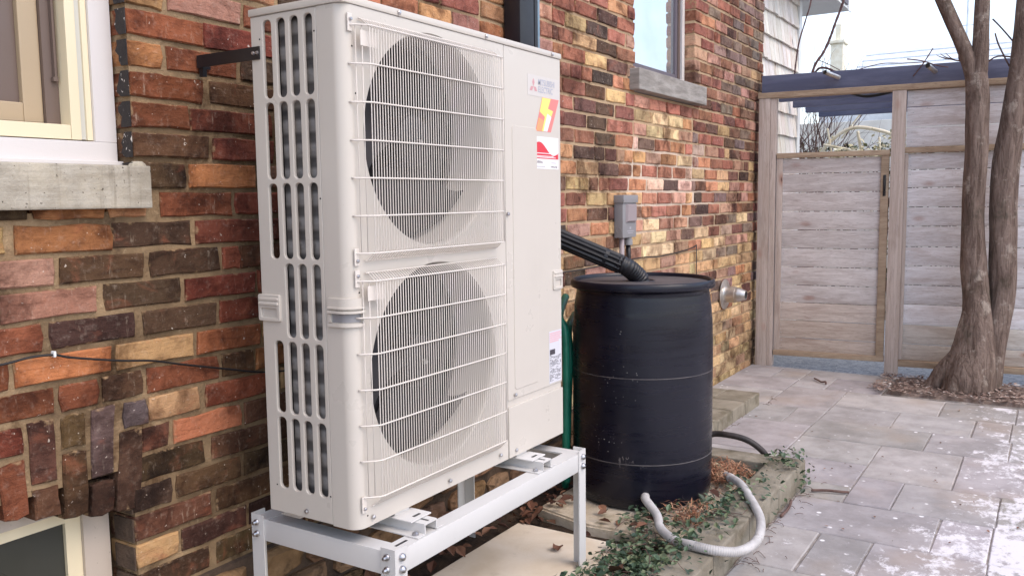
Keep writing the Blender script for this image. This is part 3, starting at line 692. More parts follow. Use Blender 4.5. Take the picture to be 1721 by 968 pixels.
# rubble footing under the brickwork, seen between the legs of the stand
fm = MB().box(-.256, 2.6, -.012, .0075, -.12, .268).build('footing', MFMORT, house)
for row, (za, zb_) in enumerate(((-.02, .075), (.07, .165), (.155, .268))):
    x = -.25 + row * .05
    while x < 2.5:
        L = rs.uniform(.10, .30); m = MB(); n = 9; ring0 = []; ring1 = []; ring2 = []
        cx, cz = x + L / 2, (za + zb_) / 2 + rs.uniform(-.01, .01); hh = (zb_ - za) * rs.uniform(.8, 1.05)
        for i in range(n):
            a = 2 * math.pi * i / n; ca, sa = math.cos(a), math.sin(a)
            q = (abs(ca) ** 4 + abs(sa) ** 4) ** -.25 * rs.uniform(.86, 1.02)
            u, v = ca * q * L * .48, sa * q * hh * .46
            ring0.append((cx + u, .0, cz + v)); ring1.append((cx + u * .97, -.024, cz + v * .97)); ring2.append((cx + u * .72, -.036 + rs.uniform(-.008, .008), cz + v * .7))
        m.add(ring0 + ring1 + ring2, [(i, (i + 1) % n, n + (i + 1) % n, n + i) for i in range(n)] + [(n + i, n + (i + 1) % n, 2 * n + (i + 1) % n, 2 * n + i) for i in range(n)] + [tuple(range(2 * n, 3 * n))])
        o = m.build('stone', MSTONE, fm); k = rs.uniform(.6, 1.25); o.color = (k, k * rs.uniform(.88, 1), k * rs.uniform(.8, 1), 1)
        x += L + .006

# near window
wN = MB().box(-1.30, -.205, .062, .118, 1.391, 1.447, .002).box(-.262, -.205, .0625, .118, 1.4475, 2.89).box(-1.295, -.262, .0625, .118, 2.83, 2.89)
wN = wN.box(-1.30, -1.24, .0625, .118, 1.4475, 2.83).build('window', MWIN_W, house)
MB().box(-1.24, -.200, .046, .0615, 1.389, 1.4, .002).build('sub_sill', MWIN_W, wN)
MB().box(-.2775, -.2625, .070, .125, 1.45, 2.83, .0015).box(-.318, -.2925, .070, .125, 1.45, 2.83, .0015).box(-1.24, -.319, .070, .125, 1.45, 1.485, .0015).build('frame', MWIN_C, wN)
MB().box(-.2923, -.2777, .076, .12, 1.452, 2.83).build('weatherstrip', MWIN_G, wN)
MB().box(-.354, -.319, .112, .16, 1.4855, 2.83).box(-1.2, -.3195, .112, .118, 1.4852, 1.489).build('track', MWIN_T, wN)
MB().box(-.337, -.325, .10, .1115, 1.59, 1.60).box(-.333, -.328, .10, .1115, 1.60, 2.6).build('latch', MWIN_T, wN)
MB().box(-.402, -.3545, .122, .155, 1.489, 2.80, .003).box(-1.2, -.4022, .122, .155, 1.489, 1.535, .003).build('sash', MWIN_B, wN)
MB().box(-1.2, -.402, .140, .146, 1.53, 2.8).build('pane', MGLASS_N, wN)
MB().box(-.462, -.4025, .1375, .1395, 1.535, 2.8).build('blind_edge', MWIN_T, wN)
sN = MB().box(-1.42, -.178, -.032, .045, 1.282, 1.387, .004)
sN.build('sill', MCAST, house)
m = MB()
for k in range(0, 20):
    z0, z1 = ZB + k * CH + (.058 if k == 0 else .001), ZB + k * CH + .064
    pts = [(.002, z1), (.002, z0)] + [(.046 + rs.uniform(-.014, .008) - (.010 if i in (0, 5) else 0), z0 + (z1 - z0) * i / 5) for i in range(6)]
    m.prism(pts, lambda u, v: (-.2056, u, v), lambda u, v: (-.2026, u, v))
m.build('paint_patch', MOLDP, wN)
m = MB().lathe([(.0, .012), (.012, .011), (.020, .004), (.024, -.006)], 9, (-.190, .006, 1.388)); m.build('mortar_daub', MSILL, house)

# far window
wF = MB().box(3.70, 3.74, .07, .118, 1.99, 3.55).box(2.832, 3.70, .07, .118, 1.986, 2.02).box(2.832, 2.872, .07, .118, 2.02, 3.55).build('window', MWIN_W, house)
MB().box(3.62, 3.699, .082, .12, 2.021, 3.5, .003).box(2.873, 3.62, .082, .12, 2.021, 2.05, .003).build('sash', MFAR_T, wF)
MB().box(3.648, 3.67, .074, .0815, 2.03, 3.5).build('track', MWIN_T, wF)
MB().box(2.873, 3.62, .098, .104, 2.05, 3.5).build('pane', MGLASS_F, wF)
MB().box(2.76, 3.80, -.058, .068, 1.868, 1.981, .005).build('sill', MCASTG, house)

# basement window
wB = MB().box(-.345, -.275, .085, .12, .1, .60).box(-1.0, -.346, .085, .12, .535, .60).build('window', MWIN_D, house)
MB().box(-.385, -.3455, .095, .12, .1, .534).box(-1.0, -.3855, .095, .12, .505, .534).build('sash', MWIN_C, wB)
MB().box(-1.0, -.3855, .106, .112, .1, .504).build('pane', MGLASS_B, wB)
m = MB()
for k in range(-16, -10):
    z = ZB + k * CH; m.box(-.2605, -.256, .006, .08 + rs.uniform(-.01, .01), z, z + .06)
m.build('reveal', MFMORT, wB)

# shingled extension at the back
sh = thing('shingled_extension', 'narrow extension clad in whitewashed shingles, beyond the end of the brick wall', 'building', (5.9, .1, 0))
MB().box(5.225, 6.27, .045, 3.0, -.1, 3.6).build('body', MTRIM, sh)
MB().box(6.275, 6.36, .0, 3.0, -.1, 2.98).build('corner_board', MTRIM, sh)
MB().box(5.225, 7.05, -.16, 3.4, 2.985, 3.0).box(5.225, 7.05, -.26, -.161, 2.985, 3.13).box(6.93, 7.05, -.27, -.262, 2.97, 3.15).build('eave', MTRIM, sh)
MB().box(6.62, 6.9, -.274, -.2615, 3.01, 3.12).build('gutter_end', MFAR_T, sh)
for r_ in range(18):
    zb2 = -.02 + r_ * .187 - .05; x = 5.232 + rs.uniform(-.05, 0)
    while x < 6.27:
        wd = rs.uniform(.075, .15); x1 = min(x + wd, 6.272); xx = max(x, 5.226)
        if x1 - xx > .02:
            jz = rs.uniform(-.004, .004)
            o = MB().add([(xx + .002, -.002, zb2 + jz), (x1 - .002, -.002, zb2 + jz + rs.uniform(-.003, .003)), (x1 - .002, .016, zb2 + jz), (xx + .002, .016, zb2 + jz), (xx + .002, .026, zb2 + .21), (x1 - .002, .026, zb2 + .21), (x1 - .002, .044, zb2 + .21), (xx + .002, .044, zb2 + .21)],
                         [(0, 1, 2, 3), (4, 7, 6, 5), (0, 4, 5, 1), (1, 5, 6, 2), (2, 6, 7, 3), (3, 7, 4, 0)]).build('shingle', MSHING, sh)
            k = rs.uniform(.85, 1.05); o.color = (k, k * rs.uniform(.96, 1), k * rs.uniform(.93, 1), 1)
        x += wd
# ------------------------------------------------------------------ heat pump on its stand
hp = thing('heat_pump', 'tall ivory outdoor unit with two grilled fans standing on the white metal stand', 'heat pump', (.525, -.37, .475))
ZL, ZT = 1.7575, 1.776; FY = -.525
SY = -.442
slots = []
for r_, (z0, z1) in enumerate(((1.552, 1.744), (1.350, 1.541), (1.149, 1.339), (.947, 1.137), (.747, .936), (.544, .735))):
    for c_, (y0, y1) in enumerate(((-.287, -.256), (-.335, -.304), (-.380, -.350), (-.428, -.398))):
        if r_ == 3 and c_ == 0: continue
        slots.append(rrect(y0, y1, z0, z1, .0125))
HB = rrect(-.2855, -.20, .984, 1.056, .006)
sp = link('side_panel', plate([rrect(SY + .0008, -.214, .477, ZL - .001, .002, 2)] + slots, .010, lambda u, v, w_: (.005 + w_, u, v), .0022), MCREAM, hp, ang=40)
# front panel wraps round the corner
RC = .034; prof = [(0.0, SY - .0008), (0.0, FY + RC)]
for k in range(1, 13): a = R(90 * k / 12); prof.append((RC - RC * math.cos(a), FY + RC - RC * math.sin(a)))
prof += [(.060, FY)]
m = MB(); n = len(prof)
m.add([(x, y, .475) for x, y in prof] + [(x, y, ZL - .001) for x, y in prof], [(i, i + 1, n + i + 1, n + i) for i in range(n - 1)])
m.add([(.0, SY - .0008, .475), (.012, SY - .0008, .475), (.012, SY - .0008, ZL), (0, SY - .0008, ZL)], [(0, 1, 2, 3)])
cor = m.build('corner_panel', MCREAM, hp, ang=40)
FX, FZ1, FZ2, FR = .348, 1.452, .842, .283
link('front_panel', plate([[(.060, .4755), (.6985, .4755), (.6985, ZL - .001), (.060, ZL - .001)], circ(FX, FZ1, FR, 96), circ(FX, FZ2, FR, 96)], .004, lambda u, v, w_: (u, FY + .002 + w_, v), .0004), MCREAM, hp, ang=40)
link('service_panel', plate([rrect(.7015, 1.05, .661, ZL - .001, .002, 2)], .008, lambda u, v, w_: (u, FY + .004 + w_, v), .0012), MCREAM, hp, ang=40)
link('pressed_field', plate([rrect(.742, .892, .69, 1.52, .012)], .003, lambda u, v, w_: (u, FY - .0002 + w_, v), .0012), MCREAM, hp, ang=40)
link('lower_cover', plate([rrect(.7015, 1.052, .4755, .640, .002, 2)], .014, lambda u, v, w_: (u, FY + .004 + w_, v), .002), MCREAM, hp, ang=40)
MB().box(.7015, 1.048, FY + .003, FY + .01, .6402, .6608).build('joint_strip', MCREAM, hp)
# lid, right side, back, base pan
MB().box(-.004, 1.054, FY - .004, -.210, ZL, ZT, .004).build('lid', MCREAM, hp, ang=40)
MB().box(1.040, 1.0495, FY + .009, -.214, .476, ZL - .001).build('end_panel', MCREAM, hp)
MB().box(.70, 1.04, -.222, -.2145, .476, ZL - .001).build('back_panel', MCREAM, hp)
MB().box(.012, 1.04, FY + .012, -.216, .478, .492).build('base_pan', MFAN, hp)
MB().box(.69, .697, FY + .012, -.225, .493, ZL - .002).build('bulkhead', MCAV, hp)
# coil: along the left side behind the slots and along the back
MB().box(.020, .042, -.436, -.296, .494, ZL - .004).build('side_coil', MCOIL, hp)
MB().box(.16, .688, -.250, -.228, .494, ZL - .004).build('back_coil', MCAV, hp)
MB().box(.0105, .016, -.2375, -.231, .494, ZL - .004).box(.07, .076, -.2265, -.220, .494, ZL - .004).build('corner_rod', MFAN, hp)
MB().box(.054, .69, FY + .13, FY + .134, 1.13, 1.165).build('fan_bracket', MCAV, hp)
m = MB().box(.053, .0545, FY + .05, -.252, .494, ZL - .004)
m.build('inner_partition', MCAV, hp)
def fan(cz):
    sh_ = MB().lathe([(FR + .0006, .0), (FR - .002, .002), (FR - .005, .008), (FR - .007, .02), (FR - .008, .145)], 96, (FX, FY + .0012, cz), 'y').build('bell_mouth', MCREAM, hp, smooth=True)
    f = MB().lathe([(.0, -.03), (.05, -.028), (.072, -.018), (.075, .05), (.0, .052)], 40, (FX, FY + .085, cz), 'y').build('fan_hub', MFAN, hp, ang=50)
    for b in range(3):
        V = []; F = []; na, nr = 12, 6
        for i in range(nr + 1):
            r = .070 + .190 * i / nr
            for j in range(na + 1):
                t = j / na; a = R(120 * b + 25 + (t - .5) * (62 + 40 * i / nr) + 14 * i / nr)
                y = FY + .10 - .045 * (t - .5) * 2 * (1 - .25 * i / nr) + .012 * math.sin(t * math.pi)
                V.append((FX + r * math.cos(a), y, cz + r * math.sin(a)))
        for i in range(nr):
            for j in range(na):
                q = i * (na + 1) + j; F.append((q, q + 1, q + na + 2, q + na + 1))
        link('fan_blade', pyd(V, F), MFAN, hp, smooth=True)
    MB().box(FX - .28, FX + .28, FY + .1465, FY + .149, cz - .28, cz + .28).build('cavity', MCAV, hp)
    MB().lathe([(.0, -.006), (.006, -.006), (.008, .004), (.008, .012)], 10, (FX, FY + .05, cz), 'y').build('shaft_nut', MALU, hp)
fan(FZ1); fan(FZ2)
GY = FY - .034
def grille(zt, zb, rows, cz):
    g = MB(); x = .058; x1 = .634; i = 0
    while x < x1 + .001:
        g.tube([(x, FY - .004, zt + .018), (x, FY - .010, zt + .017), (x, GY + .006, zt + .002), (x, GY, zt - .006), (x, GY, zb + .006), (x, GY + .006, zb - .002), (x, FY - .010, zb - .019), (x, FY - .004, zb - .020)], .0014, 5, cap=False)
        x += .0101
    for xs, yy in ((.034, FY - .010), (.044, FY - .022)):
        g.tube([(xs, yy, rows[0]), (xs, yy, rows[-1])], .0013, 5)
    o = g.build('wires', MWIRE, hp, smooth=True); o['kind'] = 'stuff'
    for z in rows:
        MB().tube([(.020, FY + .002, z), (.024, FY - .006, z), (.050, GY + .002, z), (.062, GY + .0015 - .004, z), (.626, GY - .0025, z), (.640, GY, z)], .0022, 7).build('cross_wire', MWIRE, hp, smooth=True)
    MB().tube([(.640, GY, rows[0]), (.640, GY, rows[-1])], .002, 6).build('edge_wire', MWIRE, hp, smooth=True)
    MB().tube([(.050, FY - .006, zt + .019), (.638, FY - .006, zt + .019)], .0018, 6).build('edge_wire', MWIRE, hp, smooth=True)
    MB().tube([(.050, FY - .006, zb - .021), (.638, FY - .006, zb - .021)], .0018, 6).build('edge_wire', MWIRE, hp, smooth=True)
    for z, sg in ((zt + .005, 1), (zb - .012, -1)):
        MB().box(.016, .032, FY - .004, FY - .0003, z - .02, z + .022, .001).build('clip', MWIRE, hp)
        MB().lathe([(.0045, 0), (.0045, -.004), (.003, -.006), (.0, -.006)], 8, (.024, FY - .004, z + sg * .008), 'y').build('screw', MSTEEL, hp)
    k = MB().box(.036, .10, FY - .0245, FY - .0235, zt - .048, zt - .012, .0002)
    k.build('corner_tab', MWIRE, hp)
grille(1.708, 1.168, [1.708, 1.618, 1.528, 1.438, 1.348, 1.257, 1.166], FZ1)
grille(1.098, .548, [1.098, 1.008, .918, .828, .738, .648, .556], FZ2)
for x, z in ((.205, 1.7665), (.60, 1.7665), (.99, 1.7665)):
    MB().lathe([(.006, 0), (.006, -.004), (.003, -.006), (.0, -.006)], 8, (x, FY - .0045, z), 'y').build('screw', MSTEEL, hp)
for x, z in ((.383, .497), (.649, .502), (.74, .675), (.74, .495), (.708, 1.248), (.055, .497)):
    MB().lathe([(.0058, 0), (.0058, -.004), (.003, -.006), (.0, -.006)], 8, (x, FY - .0035, z), 'y').build('screw', MSTEEL, hp)
MB().lathe([(.006, 0), (.006, -.005), (.003, -.007), (.0, -.007)], 8, (-.0005, -.352, .497), 'x').build('screw', MSTEEL, hp)
m = MB()
for y, z in ((-.246, 1.70), (-.435, 1.70), (-.437, 1.30), (-.244, .55), (-.437, .55)): m.lathe([(.0025, 0), (.0, -.0006)], 8, (-.0003, y, z), 'x')
for x, z in ((.012, 1.66), (.02, 1.55), (.014, 1.10), (.012, 1.07), (.01, .53), (.018, .505)): m.lathe([(.0025, 0), (.0, -.0006)], 8, (x + .02, FY - .0004, z), 'y')
m.build('pilot_hole', MBLACKFAB, hp)
# grip handles: a frame with an undercut pocket
def handle(fn, u0, u1, z0, z1, open_left=False):
    n = MB(); 
    o = link('handle', plate([rrect(u0, u1, z0, z1, .006), rrect(u0 + .012, u1 - .010, z0 + .010, z0 + .034, .004)], .009, lambda u, v, w_: fn(u, v, w_), .002), MCREAM, hp, ang=40)
    for zz, tk in ((z0 + .046, .013), (z0 + .058, .010)):
        link('rib', plate([rrect(u0 + .004, u1 - .004, zz - .004, zz + .004, .003)], tk, lambda u, v, w_: fn(u, v, w_ + .002), .002), MCREAM, o, ang=40)
    link('pocket', plate([rrect(u0 + .011, u1 - .009, z0 + .009, z0 + .035, .004)], .001, lambda u, v, w_: fn(u, v, w_ - .0035), .0003), MGREYBOX, o)
handle(lambda u, v, w_: (-.002 - w_, u, v), -.2855, -.206, .986, 1.056)
def wrapc(u, v, w_):
    # u runs along the side (negative) round the corner and along the front (positive)
    a0 = RC * math.pi / 2; d = w_ + .002
    if u < -a0 / 2: return (-d, FY + RC - (u + a0 / 2), v)
    if u > a0 / 2: return (RC + (u - a0 / 2), FY - d, v)
    t = (u + a0 / 2) / RC
    return (RC - (RC + d) * math.cos(t), FY + RC - (RC + d) * math.sin(t), v)
def dense(L, n=4):
    o = []
    for (a, b), (c, d) in zip(L, L[1:] + L[:1]):
        k = max(1, int(abs(c - a) / .004)); o += [(a + (c - a) * i / k, b + (d - b) * i / k) for i in range(k)]
    return o
a0 = RC * math.pi / 2
def chandle(u0, u1, z0, z1):
    def strip(name, u0, u1, z0, z1, d0, d1, mat, par):
        V = []; F = []; N = 26
        for i in range(N + 1):
            u = u0 + (u1 - u0) * i / N
            V += [wrapc(u, z0, d0), wrapc(u, z0 + .001, d1), wrapc(u, z1 - .001, d1), wrapc(u, z1, d0)]
        for i in range(N):
            for j in range(3): F.append((i * 4 + j, i * 4 + j + 1, i * 4 + j + 5, i * 4 + j + 4))
        F += [(0, 3, 2, 1), (N * 4, N * 4 + 1, N * 4 + 2, N * 4 + 3)]
        me = pyd(V, F); bm = bmesh.new(); bm.from_mesh(me); bmesh.ops.recalc_face_normals(bm, faces=bm.faces); bm.to_mesh(me); bm.free()
        return link(name, me, mat, par, ang=45)
    h = strip('handle', u0, u1, z1 - .030, z1, -.003, .005, MCREAM, hp)
    strip('rib', u0, u1, z1 - .0385, z1 - .0305, -.003, .009, MCREAM, h); strip('rib', u0, u1, z1 - .0275, z1 - .022, .0045, .0075, MCREAM, h)
    strip('sill', u0, u1, z0, z0 + .010, -.003, .006, MCREAM, h)
    strip('jamb', u0, u0 + .008, z0 + .0105, z1 - .039, -.003, .005, MCREAM, h); strip('jamb', u1 - .008, u1, z0 + .0105, z1 - .039, -.003, .005, MCREAM, h)
    strip('pocket', u0 + .0085, u1 - .0085, z0 + .0105, z1 - .039, -.0025, -.0012, MGREYBOX, h)
chandle(-a0 / 2 + (FY + RC) + .455, a0 / 2 + .043 - RC, .986, 1.058)
handle(lambda u, v, w_: (u, FY - .001 - w_, v), .99, 1.0525, .985, 1.052)
# feet
for x in (.178, .785):
    MB().box(x - .042, x + .042, -.585, -.50, .4635, .4675, .0008).box(x - .030, x + .030, -.5205, -.517, .468, .4765).build('foot', MSTAND, hp)
    MB().box(x - .010, x + .018, -.570, -.562, .4676, .4682).build('foot_slot', MBLK, hp)

# printed plates and stickers on the service panel
def fr(d): return lambda u, v: (u, FY - d, v)
def lab(name, x0, x1, z0, z1, mat, d, par): return MB().box(x0, x1, FY - d, FY - .0003, z0, z1).build(name, mat, par)
LT = 0.0006
bd = lab('badge', .838, 1.044, 1.622, 1.688, MPLATE, LT, hp)
def flatpoly(name, polys, d, mat, par):
    m = MB()
    for P in polys: m.add([(x, FY - d, z) for x, z in P], [tuple(range(len(P)))])
    return m.build(name, mat, par)
def dia(cx, cz, ang, L, W_):
    c, s_ = math.cos(ang), math.sin(ang); e = lambda a, b: (cx + a * c - b * s_, cz + a * s_ + b * c)
    return [e(0, 0), e(L / 2, -W_ / 2), e(L, 0), e(L / 2, W_ / 2)]
cx, cz = .874, 1.651
flatpoly('emblem', [dia(cx, cz, R(90), .027, .0155), dia(cx, cz, R(210), .027, .0155), dia(cx, cz, R(330), .027, .0155)], LT + .0004, MPRED, bd)
link('lettering', text('MITSUBISHI', .0275, lambda u, v: (.903 + u, FY - LT - .0004, 1.659 + v), bold=.0003, sx=.78), MPBLUE, bd)
link('lettering', text('ELECTRIC', .0275, lambda u, v: (.903 + u, FY - LT - .0004, 1.636 + v), bold=.0003, sx=.80), MPBLUE, bd)
st = flatpoly('sticker', [[(.885, 1.512), (.985, 1.512), (1.04, 1.622), (.93, 1.622)]], .0006, MSTK, hp)
flatpoly('print', [[(.93, 1.621), (.985, 1.621), (.966, 1.588), (1.0, 1.582), (.952, 1.513), (.925, 1.513), (.945, 1.56), (.912, 1.575)]], .001, MYEL, st)
flatpoly('print', [[(.887, 1.513), (.924, 1.513), (.936, 1.548), (.906, 1.556)]], .001, MORG, st)
flatpoly('print', [[(.935, 1.513), (.960, 1.513), (.988, 1.562), (.962, 1.572)]], .0012, MPAPER, st)
lb = lab('label', .873, 1.035, 1.391, 1.495, MPAPER, LT, hp)
wv = [(.876, 1.438)]
top = [(.876 + .157 * i / 24, 1.463 + .018 * math.sin(i / 24 * 5.6 + .35) - .012 * (i / 24)) for i in range(25)]
flatpoly('print', [[(.876, 1.424), (1.033, 1.424)] + top[::-1]], LT + .0004, MRED, lb)
for i, zz in enumerate((1.4405, 1.4365, 1.4315, 1.4275)):
    if i != 1: flatpoly('print_line', [[(.880, zz), (.880 + (.148, 0, .12, .135)[i], zz), (.880 + (.148, 0, .12, .135)[i], zz + .0024), (.880, zz + .0024)]], LT + .0008, MPAPER, lb)
link('lettering', text('IMPERIAL', .0125, lambda u, v: (.890 + u, FY - LT - .0004, 1.4085 + v), sx=.8), MINK, lb)
flatpoly('print', [[(.883, 1.421), (.889, 1.421), (.884, 1.414), (.890, 1.406), (.883, 1.407), (.879, 1.414)]], LT + .0004, MRED, lb)
link('lettering', text('1-800-823-7668', .0085, lambda u, v: (.981 + u, FY - LT - .0004, 1.396 + v), sx=.8), MINK, lb)
flatpoly('print_line', [[(.88, 1.3975), (.945, 1.3975), (.945, 1.3995), (.88, 1.3995)], [(.985, 1.4105), (1.02, 1.4105), (1.02, 1.4125), (.985, 1.4125)]], LT + .0004, MLGREY, lb)
sp_ = lab('rating_plate', .962, 1.048, .667, .846, MSILV, LT, hp)
flatpoly('print_line', [[(.965, z), (.965 + w_, z), (.965 + w_, z + .0042), (.965, z + .0042)] for z, w_ in ((.836, .078), (.829, .08), (.822, .074), (.815, .08), (.808, .062))], LT + .0004, MPINK, sp_)
flatpoly('print', [[(.966, .765), (1.002, .765), (1.002, .783), (.966, .783)]], LT + .0004, MINK, sp_)
rl = random.Random(4); P = []
for i in range(26):
    z = .675 + i * .0033 + (.004 if i > 13 else 0); x = .966
    while x < 1.038:
        w_ = rl.uniform(.004, .016)
        if rl.random() < .62: P.append([(x, z), (min(x + w_, 1.043), z), (min(x + w_, 1.043), z + .0016), (x, z + .0016)])
        x += w_ + .003
flatpoly('print_line', P, LT + .0004, MINK, sp_)
link('lettering', text('MUZ', .011, lambda u, v: (.968 + u, FY - LT - .0004, .789 + v)), MINK, sp_) if False else None

# stand: four angle legs, four rails, two cross channels, bolts
std = thing('metal_stand', 'white powder-coated metal stand with thin legs under the tall fan unit', 'stand', (.525, -.37, .03))
SX0, SX1, SY0, SY1, SZ = .018, 1.028, -.628, -.115, .432
def leg(x, y, sx, sy):
    t = .004; wd = .046
    MB().box(min(x, x + sx * wd), max(x, x + sx * wd), min(y, y + sy * t), max(y, y + sy * t), .03, SZ + .010).box(min(x, x + sx * t), max(x, x + sx * t), min(y + sy * t, y + sy * wd), max(y + sy * t, y + sy * wd), .03, SZ + .010).build('leg', MSTAND, std)
    for z in (.418, .386):
        o = MB().lathe([(.0105, 0), (.0105, -.004), (.0085, -.009), (.0, -.012)], 12, (0, 0, 0), 'y').build('bolt', MSTEEL, std, smooth=True)
        if sy > 0: o.location = (x + sx * .024, y, z)
        else: o.rotation_euler = (0, 0, math.pi); o.location = (x + sx * .024, y, z)
        o2 = MB().lathe([(.0085, 0), (.0085, -.007), (.005, -.007), (.005, -.016), (.0, -.016)], 8, (0, 0, 0), 'y').build('bolt', MSTEEL, std, smooth=True)
        o2.rotation_euler = (0, 0, -sx * math.pi / 2); o2.location = (x, y + sy * .024, z + .003)
for x, sx in ((SX0, 1), (SX1, -1)):
    for y, sy in ((SY0, 1), (SY1, -1)): leg(x, y, sx, sy)
t = .005
def rail_x(y, sy): # angle: vertical face outside, flat flange inwards
    a, b = sorted((y, y + sy * t)); c, d = sorted((y + sy * t, y + sy * .052))
    MB().box(SX0 + .0045, SX1 - .0045, a + sy * .0045, b + sy * .0045, SZ - .062, SZ, .0015).box(SX0 + .006, SX1 - .006, c + sy * .0045, d + sy * .0045, SZ - .006, SZ - .0005).build('rail', MSTAND, std, ang=40)
def rail_y(x, sx):
    a, b = sorted((x, x + sx * t)); c, d = sorted((x + sx * t, x + sx * .052))
    MB().box(a + sx * .0045, b + sx * .0045, SY0 + .0098, SY1 - .0098, SZ - .062, SZ - .001, .0015).box(c + sx * .0045, d + sx * .0045, SY0 + .058, SY1 - .058, SZ - .007, SZ - .0015).build('rail', MSTAND, std, ang=40)
rail_x(SY0, 1); rail_x(SY1, -1); rail_y(SX0, 1); rail_y(SX1, -1)
for x in (.178, .785):
    c = MB().box(x - .026, x + .026, SY0 + .012, SY1 - .012, SZ + .026, SZ + .030).box(x - .026, x - .022, SY0 + .012, SY1 - .012, SZ + .003, SZ + .026).box(x + .022, x + .026, SY0 + .012, SY1 - .012, SZ + .003, SZ + .026)
    c = c.box(x - .056, x - .026, SY0 + .012, SY1 - .012, SZ + .0005, SZ + .0035).box(x + .026, x + .056, SY0 + .012, SY1 - .012, SZ + .0005, SZ + .0035).build('cross_channel', MSTAND, std)
    MB().box(x - .003, x + .004, SY0 + .02, SY0 + .06, SZ + .0301, SZ + .0306).build('slot', MBLK, c)
    MB().lathe([(.009, 0), (.009, .005), (.004, .008), (.0, .008)], 8, (x - .042, SY0 + .03, SZ + .004)).build('bolt', MSTEEL, c)
MB().box(.06, .105, SY0 + .03, SY0 + .037, SZ - .0004, SZ + .0003).build('slot', MBLK, std)

br = thing('wall_bracket', 'black flat-bar bracket tying the tall fan unit back to the brick wall', 'bracket', (.03, -.1, 1.667))
MB().box(-.0042, -.0006, -.246, -.006, 1.651, 1.683).build('bar', MBLK, br)
MB().box(-.0005, .04, -.006, -.0025, 1.651, 1.683).box(.002, .014, -.022, -.0062, 1.628, 1.6508).build('wall_plate', MBLK, br)
for y in (-.240, -.226): MB().lathe([(.0050, 0), (.004, -.004), (.0, -.005)], 8, (-.0043, y, 1.667), 'x').build('screw', MSTEEL, br)
# ------------------------------------------------------------------ slab, pad, kerbs, step
tag(MB().box(-.55, 1.245, -.735, -.22, -.05, .030, .006).build('concrete_slab', MSLAB), 'clean pale concrete slab that the white stand sits on', 'slab')
pad = MB().prism([(1.36, -.24), (1.29, -.50), (1.32, -.86), (2.16, -.86), (2.2, -.24)], lambda u, v: (u, v, -.03), lambda u, v: (u, v, .058))
o = pad.build('concrete_pad', MPAD)
bm = bmesh.new(); bm.from_mesh(o.data); bmesh.ops.bevel(bm, geom=[e for e in bm.edges if all(v.co.z > 0 for v in e.verts)], offset=.008, segments=2, affect='EDGES'); bm.to_mesh(o.data); bm.free()
tag(o, 'mossy low concrete pad beneath the black rain barrel', 'slab')
rk = random.Random(8)
kerb = thing('stone_kerb', 'mossy grey stone kerb edging the planted bed', 'kerb', (1.6, -.97, 0))
def kstone(name, x0, x1, y0, y1, z0, z1, par, mat=MCURB):
    m = MB().box(x0 + .003, x1 - .003, y0 + rk.uniform(0, .003), y1, z0, z1 + rk.uniform(-.003, .003), .007)
    m.v = [(x + mnoise.noise((x * 9, y * 9, z * 9)) * .003, y + mnoise.noise((x * 9 + 5, y * 9, z * 9)) * .003, z) for x, y, z in m.v]
    return m.build(name, mat, par)
for x0, x1 in ((-.85, -.45), (-.45, -.05), (-.05, .35), (.35, .75), (.75, 1.15), (1.15, 1.55), (1.55, 1.95), (1.95, 2.39)):
    kstone('kerb_stone', x0, x1, -1.045, -.905, -.04, .106, kerb)
kstone('kerb_stone', 2.25, 2.39, -.9045, -.58, -.04, .102, kerb); kstone('kerb_stone', 2.25, 2.39, -.5795, -.455, -.04, .104, kerb)
step = thing('stone_step', 'low flagged stone step between the rain barrel and the gate', 'step', (3.1, -.2, 0))
for x0, x1 in ((2.42, 2.72), (2.72, 2.97), (2.97, 3.22), (3.22, 3.47), (3.47, 3.755)): kstone('step_stone', x0, x1, -.437, -.235, -.03, .076, step)
for x0, x1 in ((2.42, 3.05), (3.05, 3.42), (3.42, 3.755)): kstone('step_stone', x0, x1, -.231, -.006, -.03, .078, step)

# ------------------------------------------------------------------ rain barrel and pipes
BC = (1.763, -.514)
brl = thing('rain_barrel', 'large black plastic rain barrel standing on the mossy pad', 'barrel', (BC[0], BC[1], .058))
pf = [(0, .058), (.255, .058), (.272, .064), (.282, .080), (.2875, .12), (.2895, .18), (.290, .30), (.290, .45), (.290, .60), (.2895, .70), (.287, .79), (.281, .86), (.274, .905), (.272, .921), (.278, .926), (.284, .928)]
MB().lathe(pf, 96, (BC[0], BC[1], 0)).build('body', MBARREL, brl, ang=60)
for z in (.252, .594): MB().lathe([(.2885, z - .003), (.2912, z - .001), (.2912, z + .001), (.2885, z + .003)], 96, (BC[0], BC[1], 0)).build('seam_ridge', MLID, brl, smooth=True)
MB().lathe([(.283, .9285), (.2935, .930), (.2965, .936), (.2965, .950), (.2935, .9590), (.289, .9625), (.283, .961), (.280, .950), (.279, .938)], 96, (BC[0], BC[1], 0)).build('rim', MBARREL, brl, smooth=True)
HC = (1.80, -.49)
lid = plate([circ(BC[0], BC[1], .2805, 72), circ(HC[0], HC[1], .052, 32)], .012, lambda u, v, w_: (u, v, .941 + w_), .002)
link('lid', lid, MLID, brl, ang=40)
MB().lathe([(.052, .936), (.055, .950), (.060, .950), (.061, .946)], 36, (HC[0], HC[1], 0)).build('bung_ring', MBARREL, brl, smooth=True)
MB().lathe([(.0, .925), (.051, .925), (.051, .944)], 24, (HC[0], HC[1], 0)).build('bung_well', MBLACKFAB, brl)
d = Vector((CAM.x - BC[0] + .25, CAM.y - BC[1], 0)).normalized()
o0 = Vector((1.512, -.640, .128)); dr = (o0 - Vector((BC[0], BC[1], .128))).normalized()
MB().tube([o0 - dr * .03, o0 + dr * .012], .017, 14).build('outlet', MHOSEG, brl)

